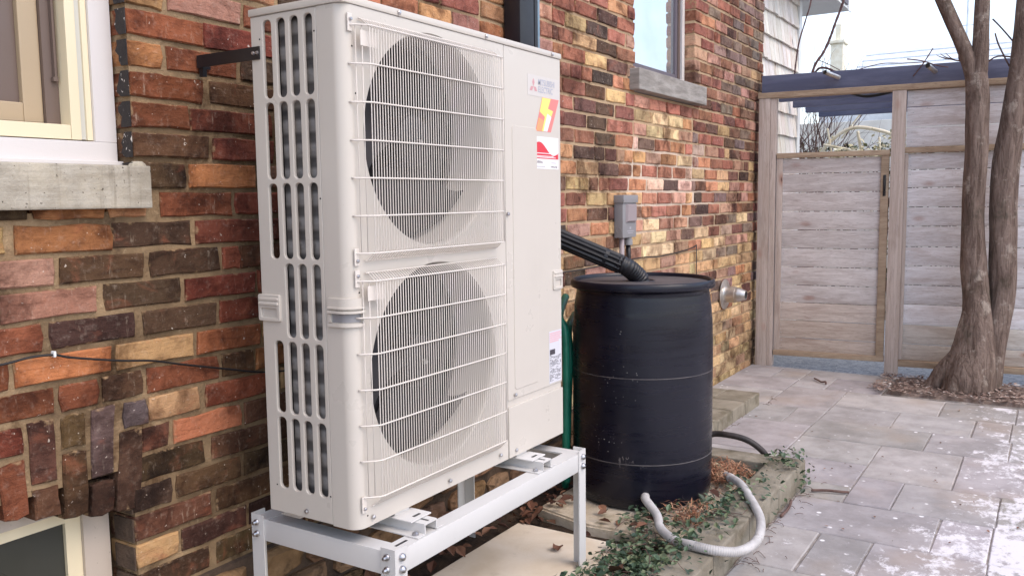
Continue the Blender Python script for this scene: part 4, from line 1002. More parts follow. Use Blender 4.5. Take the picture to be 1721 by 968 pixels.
def ribbed(pts, r, pitch, amp, seg=18):
    P = spline(pts, 40); L = [0]
    for a, b in zip(P, P[1:]): L.append(L[-1] + (b - a).length)
    n = int(L[-1] / (pitch / 4)); out = []; j = 0
    for i in range(n + 1):
        s = L[-1] * i / n
        while j < len(L) - 2 and L[j + 1] < s: j += 1
        t = (s - L[j]) / max(1e-6, L[j + 1] - L[j]); out.append(P[j].lerp(P[j + 1], t))
    return out, [r + amp * (1, .3, -1, .3)[i % 4] for i in range(n + 1)]
# downspout on the wall and the flexible leader that drops into the barrel
ds = thing('downspout', 'dark rectangular downspout on the brick wall behind the fan unit', 'downspout', (1.6, -.05, 1.2))
MB().box(1.515, 1.628, -.085, -.006, 1.16, 6.0, .006).build('pipe', MDSP, ds, ang=40)
MB().box(1.6285, 1.655, -.087, -.004, 1.16, 6.0, .004).build('front_face', MDSP, ds, ang=40)
MB().box(1.6555, 1.686, -.078, -.004, 1.16, 6.0, .004).build('side_trim', MDSE, ds, ang=40)
fl = thing('flexible_leader', 'black ribbed flexible pipe leading down into the barrel lid', 'pipe', (1.7, -.3, 1.0))
A_, B_ = Vector((1.60, -.10, 1.17)), Vector((1.728, -.435, 1.018))
ax = (B_ - A_).normalized(); sd_ = ax.cross(Vector((0, 0, 1))).normalized(); up_ = sd_.cross(ax)
NF = 96
def flute(k, n=96): a = 2 * math.pi * k / n; r = .0365 + .0040 * math.cos(12 * a); return sd_ * (r * math.cos(a) * 1.05) + up_ * (r * math.sin(a))
V = []; F = []
for i in range(9):
    c = A_.lerp(B_, i / 8)
    for k in range(NF): V.append(c + flute(k))
for i in range(8):
    for k in range(NF): F.append((i * NF + k, i * NF + (k + 1) % NF, (i + 1) * NF + (k + 1) % NF, (i + 1) * NF + k))
link('straight_run', pyd(V, F), MPIPE, fl, smooth=True)
MB().tube([A_.lerp(B_, .80), A_.lerp(B_, .84)], .0408, 24).build('collar', MPIPE, fl, ang=40)
P, rr = ribbed([B_ - ax * .02, B_ + ax * .02, (1.768, -.472, .985), (1.795, -.488, .955), (1.80, -.49, .930)], .0372, .013, .0022)
MB().tube(P, rr, 24).build('elbow', MPIPE, fl, ang=60)

gh = thing('drain_hose', 'grey vinyl drain hose looping from the barrel over the kerb and back', 'hose', (1.4, -.9, .1))
pts = [o0 + dr * .005, o0 + dr * .035 + Vector((0, 0, -.003)), (1.40, -.735, .106), (1.31, -.79, .092), (1.215, -.885, .100), (1.155, -.965, .122), (1.150, -1.05, .124), (1.215, -1.112, .112), (1.36, -1.127, .104), (1.53, -1.088, .112), (1.69, -1.005, .124), (1.84, -.915, .128), (1.965, -.832, .105)]
P, rr = ribbed(pts, .0163, .0075, .0007)
MB().tube(P, rr, 16).build('tube', MHOSEG, gh, smooth=True)
MB().tube([(1.945, -.845, .109), (1.985, -.82, .100)], .019, 16).build('cuff', MHOSEG, gh, smooth=True)
MB().tube([(1.985, -.82, .100), (2.09, -.748, .082)], .0165, 16).build('spigot', MHOSEG, gh, smooth=True)
n = NT('pale_green_fitting'); v = n.coord(); MPG = n.B(col=n.mix(S(176, 188, 148), S(206, 214, 186), n.noise(v, 20, 3)), rough=.5)
cp = MB().lathe([(.0, -.03), (.02, -.03), (.022, -.01), (.019, .0), (.022, .01), (.021, .03), (.0, .03)], 14, (0, 0, 0)).build('coupling', MPG, gh, ang=40)
cp.matrix_parent_inverse = Matrix.Translation(-gh.location); cp.rotation_euler = (Vector((-.10, -.07, -.016))).to_track_quat('Z', 'Y').to_euler(); cp.location = (2.12, -.727, .079)
bh = MB().tube(spline([(2.10, -.44, .02), (2.24, -.50, .12), (2.36, -.60, .165), (2.372, -.70, .172), (2.385, -.78, .155), (2.41, -.835, .112), (2.43, -.87, .06), (2.46, -.89, .012)], 12), .0145, 14).build('black_hose', MHOSEB, smooth=True)
tag(bh, 'short black rubber hose arching over the far kerb stone', 'hose')
gn = MB()
gn.tube(spline([(1.80, -.13, .86), (1.62, -.2, .80), (1.575, -.25, .74), (1.565, -.26, .55), (1.56, -.26, .34), (1.58, -.25, .1)], 10), .017, 12)
gn.tube(spline([(1.83, -.16, .78), (1.66, -.22, .74), (1.615, -.25, .64), (1.60, -.25, .46), (1.60, -.24, .2), (1.66, -.2, .05)], 10), .016, 12)
tag(gn.build('garden_hose', MHOSEN, smooth=True), 'green garden hose hanging in the gap between fan unit and barrel', 'hose')

# ------------------------------------------------------------------ things on the wall
mb = thing('disconnect_box', 'grey electrical disconnect box on the brick wall above the barrel', 'electrical box', (2.65, -.03, 1.1))
MB().box(2.565, 2.735, -.052, -.003, 1.086, 1.30, .003).build('box', MGREYBOX, mb, ang=40)
MB().box(2.559, 2.741, -.060, -.003, 1.268, 1.309, .003).build('cap', MGREYBOX, mb, ang=40)
MB().prism([(2.60, 1.165), (2.722, 1.165), (2.722, 1.262), (2.60, 1.262)], lambda u, v: (u, -.0525, v), lambda u, v: (2.661 + (u - 2.661) * .86, -.064, 1.215 + (v - 1.213) * .86)).build('cover', MGREYCON, mb)
MB().lathe([(.015, 0), (.015, -.002), (.012, -.002), (.012, 0)], 20, (2.5648, -.03, 1.125), 'x').build('knockout', MGREYBOX, mb)
link('lettering', text('DISCONNECT', .018, lambda u, v: (2.605 + u, -.0525, 1.115 + v), sx=.75), MLGREY, mb) if False else None
MB().box(2.62, 2.70, -.0526, -.0522, 1.118, 1.122).box(2.63, 2.69, -.0526, -.0522, 1.108, 1.112).box(2.648, 2.668, -.0526, -.0522, 1.130, 1.142).build('print', MLGREY, mb)
MB().tube([(2.60, -.03, 1.086), (2.60, -.03, .70)], .0135, 14).build('conduit', MGREYCON, mb, smooth=True)
MB().tube([(2.685, -.028, 1.086), (2.685, -.028, 1.075)], .019, 14).tube([(2.685, -.028, 1.075), (2.685, -.028, 1.045)], .024, 14).build('gland', MGREYBOX, mb, ang=40)
MB().tube([(2.685, -.028, 1.045), (2.685, -.03, .98), (2.68, -.03, .70)], .013, 12).build('whip', MPIPE, mb, smooth=True)

vt = thing('flue_vent', 'round stainless flue vent terminal low on the brick wall', 'vent', (4.34, -.05, .615))
MB().lathe([(.0, -.004), (.062, -.004), (.104, -.006), (.106, -.012), (.100, -.016), (.060, -.018), (.058, -.024), (.0, -.024)], 48, (4.34, 0, .615), 'y').build('flange', MALU, vt, ang=40)
MB().lathe([(.056, -.024), (.056, -.09), (.052, -.092), (.050, -.03)], 36, (4.34, 0, .615), 'y').build('collar', MALU, vt, ang=40)
MB().lathe([(.040, -.03), (.052, -.093), (.050, -.112), (.032, -.160), (.029, -.160), (.046, -.112)], 36, (4.34, 0, .615), 'y').build('cone', MALU, vt, ang=40)
MB().lathe([(.0, -.13), (.036, -.13)], 24, (4.34, 0, .615), 'y').build('throat', MBLACKFAB, vt)

c1 = MB().tube(spline([(-.75, -.008, .935), (-.56, -.008, .944), (-.50, -.009, .950), (-.446, -.014, .948), (-.40, -.012, .934), (-.275, -.010, .906), (-.19, -.012, .892), (-.104, -.009, .868), (.05, -.012, .828), (.177, -.008, .797), (.33, -.008, .78)], 8), .0028, 8).build('wall_cable', MCABLE, smooth=True)
MB().box(-.4485, -.4425, -.020, -.006, .943, .957, .002).build('clip', MTRIM, c1)
tag(c1, 'thin black cable sagging across the bricks left of the fan unit', 'cable')
c2 = MB().tube(spline([(1.2, -.02, .985), (1.6, -.02, .97), (2.0, -.012, .95), (2.47, -.010, .953), (2.62, -.018, .955), (2.78, -.010, .960), (2.95, -.012, .962), (3.10, -.014, .953), (3.29, -.010, .955), (3.5, -.010, .962), (3.70, -.010, .976), (3.764, -.010, .988)], 8), .0035, 8).tube([(3.768, -.010, .992), (3.772, -.010, .70)], .003, 8).build('wall_cable', MCABLE, smooth=True)
tag(c2, 'black cable run along the buff bricks above the rain barrel', 'cable')
# ------------------------------------------------------------------ gate, fence, pergola
FO = Vector((5.05, 0, 0)); FU = Vector((.1044, -.9945, 0)); FN = Vector((-.9945, -.1044, 0))
def fbox(u0, u1, n0, n1, z0, z1, b=.003, mb_=None):
    m = MB().box(u0, u1, n0, n1, z0, z1, b)
    m.v = [tuple(FO + FU * u + FN * n_ + Vector((0, 0, z))) for u, n_, z in m.v]
    if mb_: mb_.add(m.v, m.f); return mb_
    return m
rf = random.Random(21)
def fpart(name, par, mat, *a, tint=None, **k):
    m = fbox(*a, **k); cu = sum((Vector(v) for v in m.v), Vector()) / len(m.v)
    o = m.build(name, mat, par, ang=35); g = tint or rf.uniform(.92, 1.06); o.color = (g, g, g, 1) if not isinstance(g, tuple) else g
    return o
gp = thing('gate_post', 'weathered cedar post and jamb between the brick wall and the gate', 'post', tuple(FO + FU * .09))
fpart('post', gp, MPOST, .028, .110, -.05, .045, .0, 2.020)
fpart('jamb', gp, MPOST, .1115, .154, -.05, .032, .0, 2.018)
gate = thing('wooden_gate', 'closed wooden gate of wide weathered horizontal boards', 'gate', tuple(FO + FU * .54))
GZ = [1.570, 1.458, 1.319, 1.178, 1.040, .904, .764, .627, .494, .358, .224, .118]
for z1, z0 in zip(GZ, GZ[1:]):
    low = z0 < .3; k = rf.uniform(.93, 1.04)
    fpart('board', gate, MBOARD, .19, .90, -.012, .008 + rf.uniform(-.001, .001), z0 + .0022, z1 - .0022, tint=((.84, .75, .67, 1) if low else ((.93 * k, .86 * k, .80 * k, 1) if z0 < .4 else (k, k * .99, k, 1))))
fpart('stile', gate, MPOST, .163, .205, .0086, .030, .128, 1.574); fpart('stile', gate, MRAIL, .884, .938, .0086, .030, .128, 1.574)
fpart('rail', gate, MRAIL, .160, .940, -.018, .036, 1.5745, 1.612); fpart('rail', gate, MRAIL, .160, .940, -.018, .038, .088, .1275)
h = fpart('handle_plate', gate, MBLK, .900, .919, .0305, .034, 1.285, 1.435)
m = MB().tube([tuple(FO + FU * .910 + FN * (.034 + d_) + Vector((0, 0, z))) for d_, z in ((0, 1.32), (.028, 1.325), (.034, 1.36), (.028, 1.40), (0, 1.405))], .006, 8)
m.build('handle', MBLK, gate, smooth=True)
fence = thing('wooden_fence', 'silvery horizontal board fence to the right of the gate, behind the tree', 'fence', tuple(FO + FU * 1.8))
fpart('post', fence, MPOST, .945, 1.035, -.05, .045, .0, 2.020)
BZ = [2.019, 1.903, 1.764, 1.6245]; BZ2 = [1.583, 1.467, 1.341, 1.205, 1.070, .925, .790, .652, .513, .367, .226, .108]
for Zs in (BZ, BZ2):
    for z1, z0 in zip(Zs, Zs[1:]):
        k = rf.uniform(.92, 1.05); low = z0 < .3
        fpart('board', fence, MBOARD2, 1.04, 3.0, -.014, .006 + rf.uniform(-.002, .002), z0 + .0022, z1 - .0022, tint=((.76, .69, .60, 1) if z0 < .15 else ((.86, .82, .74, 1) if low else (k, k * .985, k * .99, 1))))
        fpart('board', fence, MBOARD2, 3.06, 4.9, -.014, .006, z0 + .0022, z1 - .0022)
for par, us, Zs in ((gate, (.215, .875), GZ), (fence, (1.075, 2.0, 2.96), BZ), (fence, (1.075, 2.0, 2.96), BZ2)):
    m = MB()
    for z1, z0 in zip(Zs, Zs[1:]):
        for u in us:
            for dz in (.03, -.03):
                p = FO + FU * (u + rf.uniform(-.006, .006)) + Vector((0, 0, (z0 + z1) / 2 + dz)); q0, q1 = p + FN * .004, p + FN * .0098
                m.tube([q0, q1], .0032, 6)
    m.build('nail_heads', MSTEEL, par)
fpart('trim', fence, MPOST, 1.0355, 1.060, .0085, .028, .112, 1.58); fpart('post', fence, MPOST, 3.0, 3.06, -.05, .03, .0, 2.02)
fpart('rail', fence, MRAIL, 1.0355, 2.999, -.016, .034, 1.5835, 1.6240); fpart('rail', fence, MRAIL, 1.0355, 2.999, -.018, .036, .062, .1075)
fpart('cap_rail', fence, MRAIL, .02, 4.9, -.045, .050, 2.0205, 2.061)
per = thing('pergola', 'blue-stained pergola of parallel beams rising above the gate and fence', 'pergola', (5.6, -1.0, 2.06))
fpart('beam', per, MBLUE, .03, 4.9, -.095, -.046, 2.062, 2.198)
rp = random.Random(2)
for X, z in ((5.55, 2.045), (5.98, 2.035), (6.45, 2.03), (6.95, 2.03)):
    MB().box(X, X + .045, -5.0, -.03 if X < 6.4 else .0 - .02, z, z + .135, .003).build('beam', MBLUE, per, ang=35)
for a, b in (((5.13, -.575, 2.144), (4.985, -.508, 2.172)), ((5.20, -1.20, 2.139), (5.05, -1.168, 2.168))):
    m = MB().tube([a, b], .0165, 16, cap=False).tube([b, a], .0145, 16, cap=False); p = m.build('pipe', MALU, per, smooth=True)
m = MB().tube(spline([(5.30, -.62, 2.05), (5.33, -.72, 2.02), (5.33, -.83, 2.025), (5.34, -.95, 2.055)], 8), .012, 8); m.build('cable_bundle', MCABLE, per, smooth=True)

# ------------------------------------------------------------------ tree
rt = random.Random(14)
def limb(m, pts, rads, seg=18, sub=10, amp=.10):
    P = spline(pts, sub); n = len(P)
    rr = [rads[min(int(i / sub), len(rads) - 1)] + (rads[min(int(i / sub) + 1, len(rads) - 1)] - rads[min(int(i / sub), len(rads) - 1)]) * ((i % sub) / sub) for i in range(n)]
    k0 = len(m.v); m.tube(P, rr, seg)
    for i in range(n):
        for j in range(seg):
            q = Vector(m.v[k0 + i * seg + j]); c = P[i]; d_ = q - c
            f = 1 + amp * mnoise.noise((q.x * 9, q.y * 9, q.z * 2.2)) + amp * .6 * mnoise.noise((q.x * 26, q.y * 26, q.z * 5))
            m.v[k0 + i * seg + j] = tuple(c + d_ * f)
tree = thing('bare_tree', 'leafless twin-stemmed tree growing in the mulched corner in front of the fence', 'tree', (4.75, -1.52, 0))
m = MB()
limb(m, [(4.76, -1.50, -.06), (4.765, -1.505, .10), (4.79, -1.525, .28), (4.82, -1.54, .46), (4.84, -1.535, .64), (4.85, -1.505, .95), (4.85, -1.495, 1.30), (4.85, -1.495, 1.62), (4.85, -1.49, 1.88), (4.85, -1.475, 2.06)], [.175, .148, .120, .098, .080, .072, .066, .066, .070, .066], 30, 10, .16)
limb(m, [(4.87, -1.60, .02), (4.88, -1.615, .2), (4.90, -1.645, .42), (4.92, -1.672, .62), (4.92, -1.668, .95), (4.92, -1.660, 1.28), (4.92, -1.676, 1.60), (4.92, -1.715, 2.0), (4.92, -1.745, 2.5), (4.90, -1.78, 3.1), (4.86, -1.86, 3.8)], [.10, .092, .086, .080, .082, .086, .078, .066, .062, .052, .035], 26, 10, .10)
limb(m, [(4.85, -1.478, 1.98), (4.84, -1.43, 2.16), (4.82, -1.35, 2.36), (4.80, -1.255, 2.58), (4.75, -1.1, 2.95), (4.70, -.98, 3.4), (4.60, -.9, 4.1)], [.052, .048, .044, .042, .036, .028, .014], 18, 10, .08)
limb(m, [(4.85, -1.482, 1.96), (4.855, -1.495, 2.16), (4.86, -1.495, 2.4), (4.865, -1.49, 2.7), (4.9, -1.45, 3.2), (4.95, -1.4, 4.0)], [.058, .052, .046, .042, .034, .016], 18, 10, .08)
# root flares
for a, L, r in ((1.75, .19, .065), (2.7, .10, .06), (3.6, .09, .06), (0.4, .08, .05), (5.0, .08, .05), (-.6, .08, .05)):
    ca, sa = math.cos(a), math.sin(a)
    limb(m, [(4.765 + ca * .05, -1.505 + sa * .05, .24), (4.765 + ca * (.06 + L * .45), -1.505 + sa * (.06 + L * .45), .10), (4.765 + ca * (.05 + L), -1.505 + sa * (.05 + L), -.03)], [.06, r, r * .8], 14, 8, .15)
trunk = m.build('trunk', MBARK, tree, smooth=True)
m = MB()
def twig(p, d_, L, r, depth):
    pts = [p]; q = Vector(p); d_ = Vector(d_).normalized()
    for i in range(5):
        d_ = (d_ + Vector((rt.uniform(-.25, .25), rt.uniform(-.25, .25), rt.uniform(-.08, .22)))).normalized(); q = q + d_ * L / 5; pts.append(tuple(q))
        if depth and i > 0 and rt.random() < .75:
            twig(tuple(q), d_ + Vector((rt.uniform(-.9, .9), rt.uniform(-.9, .9), rt.uniform(-.2, .7))), L * rt.uniform(.4, .7), r * .55, depth - 1)
    m.tube(pts, [r * (1 - .14 * i) for i in range(6)], 6)
for b, zz in ((( -.95, 4.62), 4.0), ((-1.40, 4.95), 3.9), ((-1.85, 4.86), 3.7)):
    for k in range(6): twig((b[1], b[0], zz - .12 * k), (rt.uniform(-.8, .8), rt.uniform(-.8, .8), 1.0), rt.uniform(.7, 1.5), .012, 2)
for p, d_, L, r in (((4.93, -1.76, 2.62), (.1, 1, .9), .55, .007), ((4.80, -1.24, 2.62), (0, 1, .5), .4, .006), ((4.72, -1.04, 3.1), (.1, -.6, 1), .9, .010), ((4.84, -1.44, 2.14), (-.1, 1.0, .0), .14, .008)): twig(p, d_, L, r, 1)
for p, q in (((4.92, -1.66, 2.10), (4.95, -1.57, 2.32)), ((4.92, -1.7, 2.15), (5.0, -1.52, 2.14)), ((4.92, -1.7, 2.22), (5.0, -1.55, 2.42))):
    m.tube(spline([p, tuple(Vector(p).lerp(Vector(q), .5) + Vector((0, .02, .03))), q], 4), .005, 6)
m.build('crown', MTWIG, tree, smooth=True)

# climbing stems on the pergola
vn = thing('climbing_vine', 'bare climbing stems rising above the pergola at the end of the brick wall', 'vine', (5.3, -.4, 2.2))
def stem(pts, r): return MB().tube(spline(pts, 8), [r * (1 + .12 * math.sin(i * 1.7)) * (1 - .004 * i) for i in range((len(pts) - 1) * 8 + 1)], 8).build('stem', MVINE, vn, smooth=True)
stem([(5.26, -.345, 2.16), (5.27, -.372, 2.27), (5.28, -.43, 2.36), (5.29, -.475, 2.47), (5.29, -.505, 2.56), (5.30, -.565, 2.74), (5.33, -.62, 3.0), (5.4, -.6, 3.5)], .0105)
stem([(5.25, -.222, 2.12), (5.25, -.232, 2.26), (5.25, -.255, 2.44), (5.25, -.30, 2.60), (5.25, -.340, 2.76), (5.27, -.36, 3.1)], .0062)
stem([(5.26, -.35, 2.17), (5.25, -.40, 2.235), (5.24, -.46, 2.235), (5.24, -.53, 2.20)], .009)
stem([(5.25, -.40, 2.30), (5.24, -.46, 2.27), (5.22, -.56, 2.21)], .003)
stem([(5.18, -1.02, 2.24), (5.16, -1.12, 2.215), (5.12, -1.22, 2.17), (5.10, -1.29, 2.15)], .004)
stem([(5.2, -1.06, 2.12), (5.2, -1.12, 2.20), (5.2, -1.18, 2.30)], .004)
stem([(5.2, -.70, 2.2), (5.19, -.85, 2.225), (5.19, -1.0, 2.215), (5.2, -1.15, 2.21)], .003)

# ------------------------------------------------------------------ leaves, fronds, chips
def leafmesh(name, n, place, size, mat, seed, fold=.3, asp=.6, tilt=.6, kind='stuff', parent=None):
    r = np.random.RandomState(seed); V = np.zeros((n, 6, 3)); 
    P = np.array([place(r) for _ in range(n)]); s = r.uniform(size[0], size[1], n)
    az = r.uniform(0, 2 * np.pi, n); el = r.uniform(-tilt, tilt, n); ro = r.uniform(-tilt, tilt, n)
    base = np.array([(-.5, 0, 0), (-.05, .5, fold * .5), (.5, 0, 0), (-.05, -.5, fold * .5), (.25, .36, fold * .4), (.25, -.36, fold * .4)])
    for i in range(6):
        x = base[i, 0] * s; y = base[i, 1] * s * asp; z = base[i, 2] * s * asp
        x2 = x * np.cos(el) + z * np.sin(el); z2 = -x * np.sin(el) + z * np.cos(el)
        y2 = y * np.cos(ro) - z2 * np.sin(ro); z3 = y * np.sin(ro) + z2 * np.cos(ro)
        V[:, i, 0] = P[:, 0] + x2 * np.cos(az) - y2 * np.sin(az); V[:, i, 1] = P[:, 1] + x2 * np.sin(az) + y2 * np.cos(az); V[:, i, 2] = P[:, 2] + z3
    F = []
    for i in range(n):
        k = i * 6; F += [(k, k + 2, k + 4, k + 1), (k, k + 3, k + 5, k + 2)]
    me = D.meshes.new(name); me.from_pydata(V.reshape(-1, 3).tolist(), [], F)
    o = link(name, me, mat, parent); o['kind'] = kind; return o
def bedz(x, y):
    if y < -.905 and y > -1.05: return .108
    if 1.3 < x < 2.16 and -.86 < y < -.24: return .06
    return .022 if not (x < 1.245 and y > -.735) else .034
def ivy_place(r):
    while True:
        x = r.uniform(-.3, 2.42); y = r.uniform(-1.09, -.60)
        dens = 0
        if x < 1.75: dens = np.interp(y, [-1.06, -.98, -.90, -.74, -.66, -.60], [.02, .12, .75, 1, .45, .0])
        if 1.30 < x < 1.75 and y > -.86: dens = .22
        if x > 1.75: dens = .03
        if 1.75 < x < 2.05 and y < -.8: dens = .10
        if x > 2.16 and y < -.84: dens = .26
        n_ = mnoise.noise((x * 5, y * 5, 1)) * .5 + .55
        if x > .5 and r.rand() < dens * n_ * 1.2: break
        if x <= .5 and r.rand() < dens * n_ * .5: break
    z = bedz(x, y) + abs(r.normal(0, .022)) + .006
    if y < -1.05: z = r.uniform(.02, .11)
    if x < 1.245 and y > -.735: z = .034 + abs(r.normal(0, .014))
    return (x, y, z)
leafmesh('ivy', 3300, ivy_place, (.011, .036), MIVY, 3, .35, .62, .7)
m = MB(); ri = random.Random(5)
for i in range(70):
    x, y = ri.uniform(.6, 1.7), ri.uniform(-.95, -.68); a = ri.uniform(0, 6.3); L = ri.uniform(.08, .25); pts = []
    for k in range(5): pts.append((x + math.cos(a) * L * k / 4, min(-.62, max(-1.02, y + math.sin(a) * L * k / 4)), bedz(x, y) + .008 + .02 * math.sin(k / 4 * 3.1) * ri.random())); a += ri.uniform(-.4, .4)
    m.tube(pts, .0014, 4)
tag(m.build('ivy_stems', MTWIG), kind='stuff')
def dead_place(r):
    while True:
        x = r.uniform(-.5, 2.2); y = r.uniform(-.90, -.03)
        if x < 1.24 and -.735 < y < -.22: continue
        d_ = 1 if y > -.3 and x < 1.5 else .16
        if math.hypot(x - BC[0], y - BC[1]) < .30: continue
        if r.rand() < d_: break
    return (x, y, bedz(x, y) + .008 + abs(r.normal(0, .02)))
leafmesh('leaf_litter', 300, dead_place, (.03, .06), MDEAD, 8, .6, .65, .6)
# larger fallen leaves, one by one
def big_leaf(label, x, y, z, s, az, tilt, colr=None):
    r = random.Random(int(x * 1000)); V = [(0, 0, 0)]; n = 12
    for i in range(n):
        a = 2 * math.pi * i / n; q = s * (.5 + .16 * math.cos(a) + .07 * math.cos(3 * a) + r.uniform(-.05, .05))
        V.append((q * math.cos(a), .62 * q * math.sin(a), .35 * s * abs(math.sin(a)) ** 1.5 * r.uniform(.5, 1.2)))
    F = [(0, i + 1, (i + 1) % n + 1) for i in range(n)]
    Mx = Matrix.Translation((x, y, z)) @ Matrix.Rotation(az, 4, 'Z') @ Matrix.Rotation(tilt, 4, 'Y')
    return tag(link('dead_leaf', pyd([Mx @ Vector(v) for v in V], F), MDEAD, smooth=True), label, 'leaf', 'fallen brown leaves')
for a in (('brown dead leaf lying alone on the pale slab', 1.075, -.49, .036, .06, .4, .1), ('curled brown leaf caught in the ivy below the front leg', .93, -.80, .085, .075, 1.0, .5), ('curled tan leaf leaning on the corner of the mossy pad', 1.27, -.30, .075, .075, 2.2, .8),
          ('dark dead leaf in the litter behind the slab, near the wall', 1.12, -.17, .075, .07, .2, .4), ('pale brown leaf on top of the dry fronds beside the barrel', 2.10, -.62, .10, .09, 1.4, .5), ('reddish leaf among dry fronds near the hose cuff', 2.02, -.74, .09, .07, 2.6, .3)): big_leaf(*a)
def fronds(name, n, reg, seed):
    r = random.Random(seed); V = []; F = []
    for i in range(n):
        x, y = reg(r); z = bedz(x, y) + r.uniform(.005, .06); a = r.uniform(0, 6.3); L = r.uniform(.02, .07); e = r.uniform(-.3, .6); wd = r.uniform(.0012, .003)
        dx, dy, dz = math.cos(a) * L, math.sin(a) * L, math.sin(e) * L * .6; px, py = -math.sin(a) * wd, math.cos(a) * wd; b = r.uniform(-.01, .015)
        k = len(V); V += [(x - px, y - py, z), (x + px, y + py, z), (x + dx * .5 + px, y + dy * .5 + py, z + dz * .5 + b), (x + dx * .5 - px, y + dy * .5 - py, z + dz * .5 + b), (x + dx, y + dy, z + dz)]
        F += [(k, k + 1, k + 2, k + 3), (k + 3, k + 2, k + 4)]
    return tag(link(name, pyd(V, F), MFROND), kind='stuff')
def rg1(r):
    while True:
        x, y = r.gauss(2.06, .10), r.gauss(-.70, .11)
        if 1.8 < x < 2.24 and -.89 < y < -.45 and math.hypot(x - BC[0], y - BC[1]) > .30: return x, y
fronds('dry_fronds', 1150, rg1, 4)
def rg2(r): return r.gauss(1.50, .05), r.gauss(-.84, .04)
fronds('dry_fronds', 220, rg2, 6)
def chip_place(r):
    x = r.uniform(4.40, 5.02); y = r.uniform(-2.6, -1.02)
    if r.rand() < .06: y = r.uniform(-1.05, -.95)
    return (x, y, .024 + r.uniform(0, .012))
leafmesh('wood_chips', 3200, chip_place, (.014, .045), MCHIP, 12, .1, .35, .35)
m = MB(); rc = random.Random(9)
for i in range(60):
    if i < 40: x, y = rc.uniform(1.3, 2.45), -1.05 - abs(rc.gauss(0, .05))
    else: x, y = rc.uniform(2.6, 4.0), -.445 - abs(rc.gauss(0, .02))
    a = rc.uniform(0, 6.3); L = rc.uniform(.015, .06)
    m.tube([(x, y, .005), (x + math.cos(a) * L * .5, y + math.sin(a) * L * .4, .009), (x + math.cos(a) * L, y + math.sin(a) * L, .004)], .0011, 5)
tag(m.build('twig_litter', MTWIG), kind='stuff')
for lb_, pts in (('dark bent twig lying on the pavers in front of the gate', [(4.66, -.56, .012), (4.60, -.60, .014), (4.56, -.63, .012), (4.545, -.66, .02), (4.53, -.665, .006)]), ('forked brown twig beside the kerb end on the patio', [(2.26, -1.10, .008), (2.28, -1.16, .012), (2.30, -1.22, .010), (2.315, -1.245, .008)]), ('thin twig lying along the kerb foot', [(2.08, -1.06, .01), (1.98, -1.075, .012), (1.88, -1.07, .008)])):
    tag(MB().tube(spline(pts, 4), .006, 8).build('twig', MTWIG, smooth=True), lb_, 'twig', 'twigs on the patio')
# fallen leaf crumbs on the patio
leafmesh('leaf_crumbs', 60, lambda r: (r.uniform(1.8, 4.6), r.uniform(-2.1, -.5), .006), (.008, .022), MDEAD, 30, .3, .5, .15)

# ------------------------------------------------------------------ beyond the gate
def hedge_place(r): return (8.3 + abs(r.normal(0, .3)), r.uniform(-2.4, .9), min(1.78 + r.normal(0, .05), r.uniform(.0, 2.0)))
hg = thing('hedge', 'dark hedge seen over the top of the gate', 'hedge', (8.5, -.7, 0))
leafmesh('foliage', 5200, hedge_place, (.04, .08), MHEDGE, 17, .3, .6, 1.0, parent=hg)
m = MB()
for i in range(40):
    y = rt.uniform(-2.4, .9); m.tube([(8.45, y, 0), (8.4 + rt.uniform(-.1, .2), y + rt.uniform(-.1, .1), .9), (8.4 + rt.uniform(-.2, .2), y + rt.uniform(-.2, .2), 1.75)], .01, 5)
m.build('stems', MTWIG, hg)
cn = thing('arching_shrub', 'arching canes and leaves over the gate, coloured pale as if sunlit', 'shrub', (7.6, -.2, 0))
def cane(pts, r): MB().tube(spline(pts, 10), r, 8).build('cane', MCANE, cn, smooth=True)
cane([(7.7, .50, .2), (7.6, .30, 1.2), (7.55, .12, 1.66), (7.55, -.05, 1.87), (7.55, -.22, 1.955), (7.55, -.42, 1.93), (7.55, -.62, 1.84), (7.6, -.8, 1.6)], .017)
cane([(7.6, -.05, .9), (7.55, -.03, 1.6), (7.52, .02, 1.96)], .010); cane([(7.6, -.1, 1.86), (7.6, -.25, 2.06), (7.6, -.34, 2.18)], .008)
cane([(7.6, -.45, .9), (7.55, -.33, 1.55), (7.5, -.27, 1.92)], .014); cane([(7.5, .05, 1.80), (7.5, -.2, 1.74), (7.5, -.45, 1.66)], .012)
cane([(7.6, -.55, .8), (7.5, -.5, 1.5), (7.5, -.47, 1.85)], .010); cane([(7.7, .1, 1.4), (7.6, -.1, 1.7), (7.6, -.3, 1.68)], .010)
def cl_place(r):
    y = r.uniform(-.75, .05); return (7.5 + r.normal(0, .12), y, 1.62 + abs(r.normal(0, .10)) + (.12 if y < -.55 else 0))
MCLEAF = m_leaf('pale_leaf', [(0, S(170, 164, 120)), (.5, S(222, 212, 176)), (1, S(240, 236, 214))])  # leaf colours paled too, sunlight put into the colour
leafmesh('foliage', 260, cl_place, (.03, .07), MCLEAF, 19, .3, .6, 1.0, parent=cn)
ts = thing('twiggy_shrub', 'dark twiggy shrub beside the shingled extension beyond the gate', 'shrub', (7.8, .3, 0)); m = MB()
for i in range(26): twig((7.8 + rt.uniform(-.2, .2), rt.uniform(.1, .55), .9), (rt.uniform(-.2, .2), rt.uniform(-.25, .25), 1), rt.uniform(.9, 1.25), .009, 2)
m.build('twigs', MTWIG, ts)
MB().box(7.72, 7.9, .2, .45, 0, .95, .03).build('stump', MTWIG, ts)
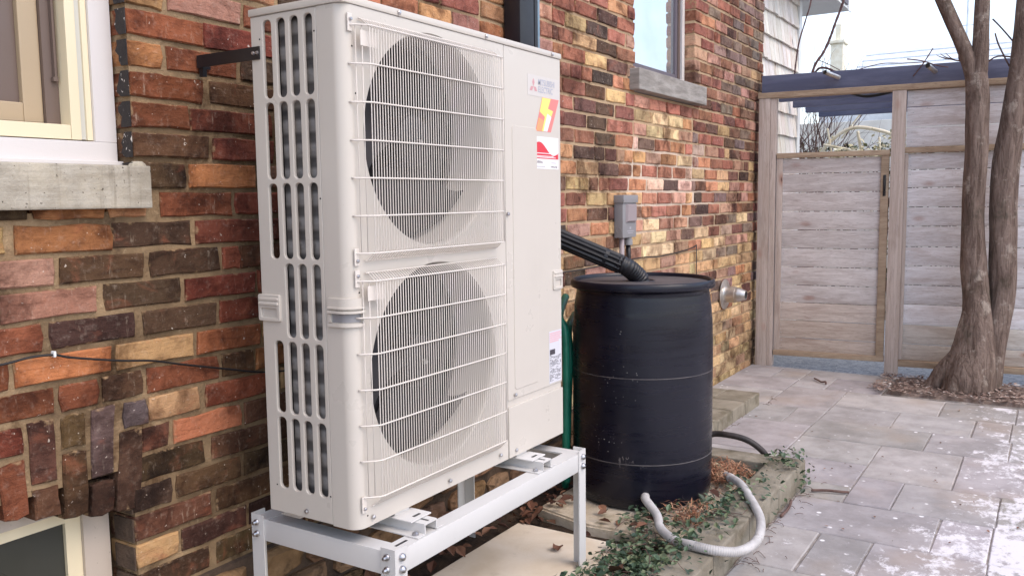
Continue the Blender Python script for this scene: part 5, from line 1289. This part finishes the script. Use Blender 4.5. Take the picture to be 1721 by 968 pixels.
# neighbours, coloured pale to stand for overexposed sunlight
pf_ = thing('board_fence', 'pale grey board fence across the lane behind the hedge', 'fence', (10, -2, 0))
for i in range(14): MB().box(10.0, 10.03, -9, 3.2, .05 + i * .155, .05 + i * .155 + .15, .004).build('board', MPALE, pf_)
def gable(name, label, x0, x1, y0, y1, zw, zr, group=None):
    t_ = thing(name, label, 'house', ((x0 + x1) / 2, (y0 + y1) / 2, 0), group)
    MB().box(x0, x1, y0, y1, -.05, zw).build('wall', MPALE, t_)
    xm = (x0 + x1) / 2
    m = MB().prism([(x0 - .3, zw - .1), (xm, zr), (x1 + .3, zw - .1), (x1 + .3, zw + .02), (xm, zr + .14), (x0 - .3, zw + .02)], lambda u, v: (u, y0 - .3, v), lambda u, v: (u, y1 + .3, v))
    r_ = m.build('roof', MROOF, t_)
    for k in range(9):
        f = (k + 1) / 10; MB().box(x0 - .3 + (xm - x0 + .3) * f - .02, x0 - .3 + (xm - x0 + .3) * f + .02, y0 - .29, y1 + .29, zw + .02 + (zr + .12 - zw) * f - .002, zw + .02 + (zr + .12 - zw) * f + .016).build('shingle_course', MROOF, r_)
    return t_
a_ = gable('pale_house', 'pale low roofed house far beyond the fence, with skylights', 14, 22, -12, 1.2, 2.6, 4.15)
for y in (.15, -1.2):
    MB().add([(15.2, y - .55, 3.11), (15.2, y, 3.11), (16.4, y + .25, 3.57), (16.4, y - .3, 3.57), (15.2, y - .55, 3.2), (15.2, y, 3.2), (16.4, y + .25, 3.66), (16.4, y - .3, 3.66)], [(0, 3, 2, 1), (4, 5, 6, 7), (0, 1, 5, 4), (1, 2, 6, 5), (2, 3, 7, 6), (3, 0, 4, 7)]).build('skylight', MSKYL, a_)
ch = MB().box(19.5, 19.9, 2.34, 2.62, 0, 4.75, .02).box(19.45, 19.95, 2.30, 2.66, 4.75, 4.83, .02).build('chimney', MCHIM, a_)
MB().box(19.6, 19.75, 2.42, 2.54, 4.83, 5.2, .01).build('chimney_pot', MCHIM, a_)
b_ = gable('grey_house', 'faint pale house with a long roof behind the far skylights', 26, 34, -14, -.4, 3.4, 6.0)
ap = thing('mast', 'thin pale roof mast against the white sky', 'mast', (18, -.15, 0))
MB().tube([(18.0, -.30, 3.9), (18.0, -.30, 5.2)], .03, 6).build('pole', MROOF, ap); MB().tube([(18, -.5, 4.6), (18, -.1, 4.6)], .012, 6).build('arm', MROOF, ap)
print('tris', sum(sum(len(p.vertices) - 2 for p in o.data.polygons) for o in scn.objects if o.type == 'MESH'), 'objs', len(scn.objects))
